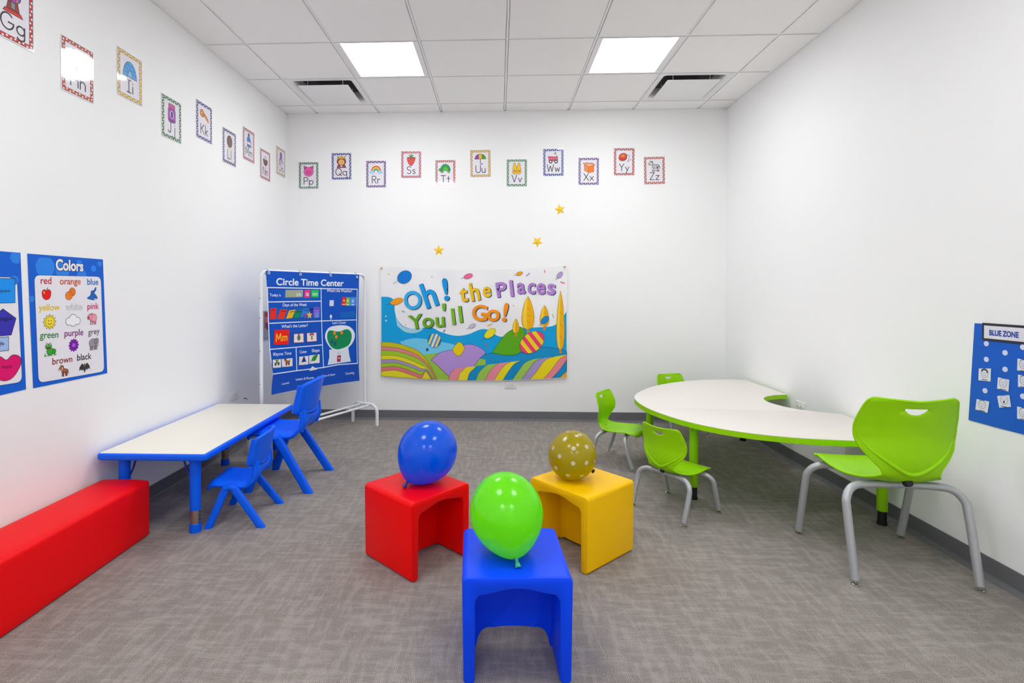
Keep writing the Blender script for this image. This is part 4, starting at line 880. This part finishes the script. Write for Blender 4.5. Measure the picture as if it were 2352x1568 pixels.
def mittens(p): p.rect(-.14, -.5, .14, .1, 'b07848', 2); [p.ell(x, y, .16, .15, 'b02c38', 3) for x, y in ((-.28, .26), (.28, .26), (0, .4))]
def plant(p): p.ell(0, .34, .28, .16, 'a8b048', 2); p.rect(-.1, -.1, .1, .3, '5a7a3a', 2); [p.ell(x, -.2, .16, .24, '4c6a34', 3) for x in (-.24, .26)]
def dog(p):
    for x in (-.2, -.06, .2, .32): p.rect(x - .05, -.5, x + .05, -.1, 'a05a24', 2)
    p.ell(.06, -.06, .34, .2, 'b86c30', 3); p.ell(-.28, .24, .2, .18, 'b86c30', 4); p.poly([(-.5, .36), (-.36, .5), (-.3, .3)], '5a3018', 5); p.st([(.38, 0), (.5, .24)], .08, '3a2214', 4)
def tri(p): p.poly([(-.44, -.34), (.44, -.34), (.06, .56)], '1a3a9c', 2)
def leaf(p): p.poly(spline_xy([(-.5, -.24), (-.2, .3), (.3, .42), (.62, .46), (.5, .1), (.2, -.3), (-.2, -.36)]), '1e9a34', 2); p.st([(-.76, -.44), (-.4, -.1)], .08, '0c5a28', 2)
for pts, f, lb, fr, k in ((((402, 678), (400, 752), (486, 748), (485, 672)), sack, 'white picture card with a grey pear shape, next to the red Mm card', 'e07a80', .055), (((517, 670), (518, 744), (603, 738), (602, 665)), mittens, 'white picture card with red and brown picture under the letter question', 'e07a80', .055), (((217, 903), (220, 974), (288, 969), (287, 897)), plant, 'white card with a small green figure, left one under Rhyme Time', None, .055), (((294, 897), (296, 966), (387, 958), (387, 888)), dog, 'white card with a small brown animal, right one under Rhyme Time', None, .06), (((446, 876), (443, 950), (524, 943), (528, 868)), tri, 'white card with a blue triangle on the blue chart', None, .055), (((534, 865), (532, 938), (626, 930), (628, 855)), leaf, 'white card with a green leaf shape on the blue chart', None, .06)):
    card('picture_card', pts, 'efebea', lb, group=G4, art=picart(f, fr, k))
card('count_card', ((786, 866), (783, 922), (814, 919), (819, 862)), 'a8304c', 'maroon number card on the gumball machine of the blue chart', art=lettered('9', 'f4e8ec', .026))
card('paper_corner', ((560, 958), (533, 1001), (606, 986)), 'e9e4e6', 'white paper corner poking up from the bottom pocket of the blue chart', 'paper')
for x, y, col, lb in ((762, 668, 'f58420', 'orange counting disc, upper left one in the green globe'), (825, 666, 'f58420', 'orange counting disc, upper right one in the green globe'), (778, 703, 'f58420', 'orange counting disc, lowest one in the green globe'), (740, 743, '125a7a', 'dark blue counting disc, upper one in the green globe'), (768, 760, '125a7a', 'dark blue counting disc, lower one in the green globe')):
    c = chart_sheet(); a, b = c.loc(*F(x, y)); c.build('counting_disc', [(a + .0145 * math.cos(t), b + .0165 * math.sin(t)) for t in [2 * PI * i / 20 for i in range(20)]], col, lb, 'counter', 'counting discs on the blue chart', th=.002, lift=.0045, warp=chart_warp, cuts=(2, 2))

# ------------------------------------------------------------------ cloth banner on the far wall (plain picture of hills and balloons)
def z7(x, y): return (850 + x / 4.9, 580 + y / 4.9)
s = wallB(*z7(1160, 800), finish='cloth'); F = z7; KM = abs(s.loc(*z7(0, 0))[0] - s.loc(*z7(1, 0))[0])
def bp(c, z, pts, line=None, lw=.0035): s.poly(s.px([F(*p) for p in pts]), c, z, line=line, lw=lw)
smooth = lambda pts, n=5: [(q.x, q.y) for q in spline([(x, y, 0) for x, y in pts], n)]
BX0, BX1 = 130, 2214
clampx = lambda pts: [(min(max(x, BX0 + 2), BX1 - 4), y) for x, y in pts]
bot = lambda x: 1393 + 42 * math.sin(PI * max(0, min(1, (x - BX0) / (BX1 - BX0)))) + (x - BX0) / (BX1 - BX0) * 12
bp('16a6e2', 1, smooth([(132, 495), (262, 520), (290, 690), (350, 800), (440, 848), (560, 850), (690, 838), (800, 890), (960, 932), (1100, 918), (1290, 856), (1480, 945), (1700, 850), (1880, 838), (2080, 812), (2208, 664)]) + [(2208, 1150), (1200, 1300), (132, 1100)])
bp('74cdf0', 2, smooth([(340, 1000), (520, 960), (800, 1000), (1000, 1060), (1000, 1200), (700, 1190), (400, 1090)]) )
bp('a9d9ea', 2, smooth([(290, 690), (340, 800), (430, 850), (600, 850), (520, 900), (400, 890), (310, 820)]))
bp('1c94cc', 2, smooth([(1180, 1172), (1400, 1122), (1700, 1122), (1900, 1064), (2100, 1074), (2208, 1104)]) + [(2208, 1180), (1700, 1220), (1300, 1292), (1180, 1300)], '20406a')
bp('9cc84a', 2.5, [(560, 1150), (800, 1120), (1300, 1200)] + [(x, bot(x) - 6) for x in (1300, 1150, 1000, 850, 700, 560)])
lower = [(BX1 - 4, bot(BX1) - 6)] + [(x, bot(x) - 6) for x in range(2100, 131, -100)] + [(132, bot(132) - 6)]
hills = [('cfc31e', 1040), ('e8868e', 1092), ('a2cf30', 1130), ('ecdf2c', 1180), ('a99cc4', 1225), ('a2cf30', 1262), ('e87a80', 1302), ('ecdf2c', 1345)]
for i, (c, y) in enumerate(hills):                      # nested striped hills, left
    e = 760 - 10 * i
    top = smooth([(132, y - 40 + 4 * i), (300, y - 24), (480, y + 30), (580, y + 90 - 4 * i), (e - 60, 1290 + 6 * i), (e, bot(e) - 10)], 6)
    bp(c, 3 + i, top + [(e - 8, bot(e) - 8), (600, bot(600) - 8), (400, bot(400) - 8), (132, bot(132) - 8)], '4a4438', .003)
bp('b794da', 12, smooth([(690, 1205), (790, 1122), (950, 1082), (1090, 1030), (1210, 1050), (1300, 1120), (1240, 1180), (1180, 1260), (1130, 1330), (1080, 1390)]) + smooth([(1080, 1412), (940, 1416), (830, 1330), (760, 1260)]), '4a3868')
bp('ecd018', 14, smooth([(930, 1090), (960, 1040), (1010, 1000), (1060, 1060), (1050, 1110), (1000, 1160), (950, 1130)]), '6a5818')
cols = ['f090a0', 'f2e02c', '1490cc', 'a0cc58', 'f090a0', 'f2e02c', '1490cc', 'a0cc58', 'aa98cc', 'f2dc20', 'f08c98', '1490cc', 'f8b020']
xb = [890, 990, 1095, 1190, 1295, 1400, 1495, 1600, 1700, 1800, 1950, 2040, 2130, 2214]
for i, c in enumerate(cols):                            # slanted stripes, right
    def side(x): dx = 60 + 300 * (x - 890) / 1300; yt = 1300 - 190 * (x - 890) / 1300; return smooth([(x, bot(x) - 8), (x + dx * .25, bot(x) - 90), (x + dx * .62, yt + 40), (x + dx, yt)], 4)
    bp(c, 16, clampx(side(xb[i]) + side(xb[i + 1])[::-1])); s.stroke(s.px([F(*p) for p in clampx(side(xb[i]))]), .003, '4a4438', 17)
bp('5eae20', 10, smooth([(1375, 1122), (1480, 965), (1570, 880), (1690, 835), (1745, 900), (1720, 1060), (1650, 1140), (1500, 1150)]), '2c5c14')
def poplar(x, y0, y1, w, z):                            # plain rounded golden trees
    h = y0 - y1; L_ = smooth([(x, y1), (x + w * .34, y1 + h * .16), (x + w * .62, y1 + h * .42), (x + w * .74, y1 + h * .72), (x + w * .5, y0 - h * .06), (x, y0)])
    bp('f4b41a', z, L_ + [(2 * x - p, q) for p, q in L_[::-1]], '8a5c10', .0025); bp('fad23c', z + 2, [(x - (p - x) * .75 - 4, q) for p, q in L_] + [(x - (p - x) * .2, q) for p, q in L_[::-1]])
    for k in (.35, .55, .75): s.stroke(s.px([F(x - w * .1, y1 + h * k), F(x + w * .3, y1 + h * (k + .06))]), .003, 'b07814', z + 3)
    bp('e08c18', z - 1, [(x - 12, y0 - 20), (x + 12, y0 - 20), (x + 12, y0 + 40), (x - 12, y0 + 40)])
def bands(x, y, rx, ry, rot, cols, z, line, lw=.0022):   # striped balloon
    t = math.radians(rot); ca, sa = math.cos(t), math.sin(t); n = len(cols)
    T_ = lambda p: (x + p[0] * ca - p[1] * sa, y + p[0] * sa + p[1] * ca)
    for k, c in enumerate(cols):
        xs = [-1 + 2 * (k + i / 8) / n for i in range(9)]; yy = [math.sqrt(max(0, 1 - a * a)) for a in xs]
        s.poly([T_((a * rx, b * ry)) for a, b in zip(xs, yy)] + [T_((a * rx, -b * ry)) for a, b in list(zip(xs, yy))[::-1]], c, z)
    s.stroke([T_(p) for p in A(0, 0, rx, ry, 0, 360, 28)], lw, line, z + 1)
poplar(1775, 860, 490, 95, 18); poplar(2140, 1090, 430, 62, 18); poplar(1960, 830, 590, 70, 12); poplar(1640, 900, 740, 50, 12)
def tint(x, y, rx, ry, rot, c, z=26, string=True):      # little party balloon with its string
    a, b = s.loc(*F(x, y)); s.ell(a, b, rx * KM, ry * KM, c, z, rot=rot, line='3a3a48', lw=.0022)
    if string: t = math.radians(rot); s.stroke([(a - rx * KM * math.cos(t), b - rx * KM * math.sin(t)), (a - rx * 1.75 * KM * math.cos(t), b - rx * 1.75 * KM * math.sin(t))], .003, '5a5a68', z)
for a in ((392, 275, 84, 68, 30, '1a7ed8'), (1106, 265, 50, 27, 18, 'f0689c'), (1680, 236, 38, 19, 18, 'f4a828'), (2132, 252, 42, 24, 50, 'b8a0d4'), (305, 548, 74, 34, 18, 'f8a41c'), (1350, 905, 74, 42, 40, 'f4e428'), (1965, 757, 54, 34, 45, '1e8cd0'), (1152, 822, 40, 21, 28, 'cfc4e0')): tint(*a)
x, y = s.loc(*F(728, 985))
bands(x, y, 74 * KM, 78 * KM, -22, ('2a7cc0', 'ecdf6c', '3c9cd8', 'f4efc8', '7a90d0', 'ecdf6c', '2a7cc0'), 20, '305878')
bp('24508c', 26, [(634, 1074), (658, 1070), (664, 1096), (640, 1104)])
x, y = s.loc(*F(1820, 1005))
bands(x, y, 150 * KM, 104 * KM, 38, ('ee4478', 'f6d820', 'ee4478', 'f6d820', 'ee4478', 'f6d820', 'ee4478'), 28, '7a2040')
for x0, y0, x1, y1, c in ((1300, 1010, 1316, 1065, 'e04070'), (1960, 200, 1966, 222, 'e84848'), (2140, 330, 2186, 346, 'e84848'), (1756, 262, 1794, 232, '9a78c8'), (1320, 822, 1376, 800, 'f4b030'), (205, 245, 222, 238, 'a8d05c'), (690, 275, 702, 268, 'c4dc4c'), (1610, 590, 1618, 600, 'f4b848'), (2050, 692, 2064, 730, 'a4c844'), (366, 655, 396, 664, '5aa0c8'), (830, 890, 846, 866, '6a4aa8'), (488, 915, 512, 942, '2a88c8'), (400, 800, 412, 816, 'f4c040')): s.stroke([s.loc(*F(x0, y0)), s.loc(*F(x1, y1))], .007, c, 30)
def big(ch, x, y, h, rot, c, z=34, bold=.022, wide=1.06):
    (a, b) = s.loc(*F(x, y)); r = math.radians(rot)
    V, _ = font_polys(ch, bold); w0 = (max(p for p, _ in V) - min(p for p, _ in V)) * h * KM / .73 * wide
    s.text(ch, a + 9 * KM, b - 5 * KM, '2c3560', z - 1, h=h * KM, w=w0, bold=bold, rot=r); s.text(ch, a, b, c, z, h=h * KM, w=w0, bold=bold, rot=r)
for a in (('O', 508, 628, 205, 14, '36b2ee', 34, .022, .9), ('h', 712, 600, 285, 19, '1ca0e6', 34, .022, .88), ('!', 868, 528, 245, 8, '1c96e0')): big(*a)
for a in (('t', 1064, 545, 185, 6, 'f2c41c', 34, .022, .95), ('h', 1196, 533, 205, 11, 'f2c41c', 34, .022, .85), ('e', 1320, 493, 165, 5, 'f2c41c', 34, .022, .85)): big(*a)
for a in (('P', 1490, 492, 165, 8, 'b684d4'), ('l', 1600, 486, 180, 6, 'b684d4'), ('a', 1702, 456, 175, 4, 'b684d4', 34, .022, .86), ('c', 1816, 458, 175, 0, 'b684d4', 34, .022, .86), ('e', 1922, 462, 175, 0, 'b684d4', 34, .022, .86), ('s', 2034, 468, 175, -4, 'b684d4')): big(*a)
for a in (('Y', 534, 850, 160, 9, '6cb01c'), ('o', 660, 838, 165, 4, '6cb01c'), ('u', 796, 830, 165, 4, '78bc20'), ("'", 846, 775, 200, 4, '78bc20'), ('l', 948, 800, 180, 7, '80c024'), ('l', 1030, 778, 185, 7, '80c024')): big(*a)
for a in (('G', 1230, 758, 175, -4, 'fa981c'), ('o', 1388, 762, 185, 0, 'fa981c'), ('!', 1506, 766, 205, -9, 'fa981c')): big(*a)
out = s.px([F(*p) for p in [(105, 150)] + smooth([(105, 150), (128, 400), (130, 900), (128, 1392)], 4)[1:] + [(x, bot(x)) for x in range(230, 2200, 90)] + [(2216, 1405)] + smooth([(2216, 1405), (2212, 900), (2212, 500), (2222, 142)], 4)[1:] + smooth([(2222, 142), (1900, 172), (1500, 190), (1100, 192), (600, 182), (105, 150)], 4)[1:-1]])
def cloth_warp(x, y):
    u = (x + .905) / 1.81; t = (y + .55) / 1.09; e = 4 * u * (1 - u)
    return .012 + .010 * e * math.sin(3 * t + .5) + .004 * math.sin(11 * t * (1 + .3 * u)) * e + .006 * math.sin(16 * (abs(u - .5) * 1.6 - t * .9)) * max(0, t - .35) + .004 * (1 - t) * math.sin(9 * u)
bn = s.build('banner', out, 'f3f3f5', "white cloth banner reading Oh! the Places You'll Go! pinned to the far wall", 'banner', th=.0008, lift=.004, warp=cloth_warp, cuts=(40, 26))
for (zx, zy), sd in (((135, 178), 'left'), ((2187, 163), 'right')):
    p = hit(*F(zx, zy), Vector((0, D, 0)), Vector((0, 1, 0))); bm = bmesh.new(); cyl(bm, (0, 0, 0), (0, -.03, 0), .0015); lathe2 = [(.0, 0)]
    cyl(bm, (0, -.026, 0), (0, -.031, 0), .008, .0065, 16)
    tag(link('pushpin', bm, mat('brass_pin', 'a8743a', .35, .6), None, 40, loc=p), f'brass pushpin in the top {sd} corner of the cloth banner', 'pushpin', 'pushpins holding the banner')

# ------------------------------------------------------------------ paper stars, outlets and the wall plug
for u, v, r, lb in ((1008, 575, 2, 'yellow star cutout on the far wall, lowest one above the banner'), (1234, 555, 181, 'yellow star cutout pointing down on the far wall'), (1286, 481, 12, 'highest yellow star cutout on the far wall')):
    p = hit(u, v, Vector((0, D, 0)), Vector((0, 1, 0))); bm = bmesh.new(); R = star_pts(0, 0, .056, .024, 5, 90 + r)
    c = bm.verts.new((0, -.008, 0)); e = [bm.verts.new((x, -.0015, y)) for x, y in R]; b = [bm.verts.new((x, 0, y)) for x, y in R]
    for i in range(10): j = (i + 1) % 10; bm.faces.new((c, e[i], e[j])); bm.faces.new((e[i], b[i], b[j], e[j]))
    bm.faces.new(b); tag(link('star_cutout', bm, mat('star_card', 'f6c81e', .45), None, 10, loc=p), lb, 'star', 'yellow star cutouts on the far wall')
def outlet(loc, rz, lb):
    t = thing('power_outlet', loc, rz, lb, 'outlet', 'power outlets')        # local -y faces the room
    bm = bmesh.new(); box(bm, -.0585, -.006, -.036, .0585, 0, .036, bev=.003); link('cover_plate', bm, M_wplast, t)
    for x in (-.0195, .0195):
        bm = bmesh.new(); cyl(bm, (x, -.0055, 0), (x, -.009, 0), .0165, .016, 24); so = link('socket', bm, M_wplast, t)
        bm = bmesh.new()
        for z in (-.006, .006): box(bm, x - .004, -.0094, z - .001, x + .005, -.008, z + .001)
        cyl(bm, (x - .009, -.0094, 0), (x - .009, -.008, 0), .0024, n=10); link('slots', bm, M_black, so)
    bm = bmesh.new(); cyl(bm, (0, -.0055, 0), (0, -.0068, 0), .003, n=10); link('screw', bm, M_silver, t)
outlet((XL, 4.018, .434), PI / 2, 'white power outlet on the left wall behind the low table')
outlet((.123, D, .347), 0, 'white power outlet on the far wall under the banner')
outlet((XR, 3.807, .432), -PI / 2, 'white power outlet on the right wall in the notch of the kidney table')
p = hit(560, 915, Vector((XL, 0, 0)), Vector((1, 0, 0))); bm = bmesh.new(); tube(bm, [(0, 0, 0), (.016, .0, .004), (.02, .003, -.001), (.02, .018, -.009)], .003, 8)
tag(link('wall_hook', bm, M_black, None, 60, loc=p), 'tiny black hook on the left wall beside the outlet', 'hook')

# ------------------------------------------------------------------ blue zone sheet on the right wall
s = wallR(2240, 742, finish='vinyl'); q = s.px([(2240, 742), (2226, 964)]); wd = .285
out = [(0, 0), (q[1][0], q[1][1]), (.1, q[1][1] - .0), (wd + .015, q[1][1] + .004), (wd + .01, .004)]
bz = s.build('felt_board', out, '1860cc', 'blue BLUE ZONE sheet with white face cards on the right wall', 'wall sheet', th=.002)
BO = s.O + s.n * .0035
def on_board(): return Sheet(BO, s.ex, s.ey, 'vinyl')
c = on_board(); a, b = c.loc(2257, 742), c.loc(2258, 781); pw = .198
c.rect(a[0] + .009, b[1] + .010, a[0] + pw - .009, a[1] - .009, 'e4e2ee', 1); c.text('BLUE ZONE', a[0] + pw / 2, (a[1] + b[1]) / 2 - .012, '2848a4', 2, h=.0235, w=.13, bold=.045)
c.build('title_card', [(a[0], a[1] + .002), (a[0], b[1]), (a[0] + pw, b[1] - .001), (a[0] + pw, a[1] + .002)], '38363e', 'black framed BLUE ZONE title card at the top of the blue sheet', 'title card', lift=.0008)
for u, v, lb in ((2266, 789, 0), (2309, 810, 0), (2266, 825, 0), (2309, 848, 0), (2263, 897, 0), (2350, 797, 0), (2350, 910, 0)):
    x, y = c.loc(u, v); d = on_board(); o = d.build('hook_dot', [(x + .0115 * math.cos(t), y + .0115 * math.sin(t)) for t in [2 * PI * i / 18 for i in range(18)]], 'd8dcf6', th=.0015, lift=0)
    o.parent = bz; o.location = o.location - bz.location
FACES = (((2249, 846), (2277, 846), (2276, 876), (2248, 873), 'curly haired face card, upper one in the left column of the blue sheet', 'curl'), ((2293, 866), (2319, 872), (2317, 899), (2291, 892), 'bald face card, upper one in the middle column of the blue sheet', 'bald'), ((2244, 916), (2273, 922), (2269, 948), (2241, 940), 'round face card in the bottom left of the blue sheet', 'round'), ((2291, 909), (2319, 907), (2323, 934), (2296, 936), 'yawning face card, lower one in the middle column of the blue sheet', 'yawn'), ((2338, 823), (2366, 829), (2366, 856), (2337, 850), 'face card at the top of the right column of the blue sheet', 'a'), ((2339, 860), (2367, 865), (2367, 892), (2339, 888), 'face card in the middle of the right column of the blue sheet', 'b'), ((2337, 933), (2366, 940), (2366, 968), (2337, 961), 'face card at the bottom of the right column of the blue sheet', 'c'))
for *pts, lb, kd in FACES:
    d = on_board(); q = d.px(pts); x, y = ctr(q); y += .006; p = Pen(d, x, y, .034); g = '5c5a64'
    ang = math.atan2(q[1][1] - q[0][1], q[1][0] - q[0][0])
    d.stroke([(x + a * .016, y + b * .019) for a, b in A(0, 0, 1, 1, 0, 360, 20)], .0014, g, 1)
    for e in (-.18, .18): p.ell(e, .08, .05, .04, K, 1, None, n=8)
    p.st([(0, .02), (.03, -.08), (-.02, -.1)], .03, g, 1)
    if kd == 'curl': [p.ell(.4 * math.cos(t), .16 + .36 * math.sin(t), .12, .12, '3a3840', 2, None, n=10) for t in (.2, .7, 1.2, 1.7, 2.2, 2.7)]
    elif kd == 'yawn': p.ell(0, -.26, .1, .16, K, 2, None)
    if kd != 'yawn': p.st(A(0, -.36, .16, .1, 20, 160, 6), .035, K, 2)
    if kd in 'abc' or kd == 'round': p.st(A(0, .1, .42, .44, 30, 150, 8), .07, '4a4850', 2)
    d.stroke([(x - .013, y - .0285), (x + .013, y - .0285 + .026 * math.tan(ang) * 0)], .003, '4a4850', 1)
    d.build('face_card', q, 'e4e6f2', lb, 'card', 'face cards on the blue sheet', th=.0006, lift=.001)
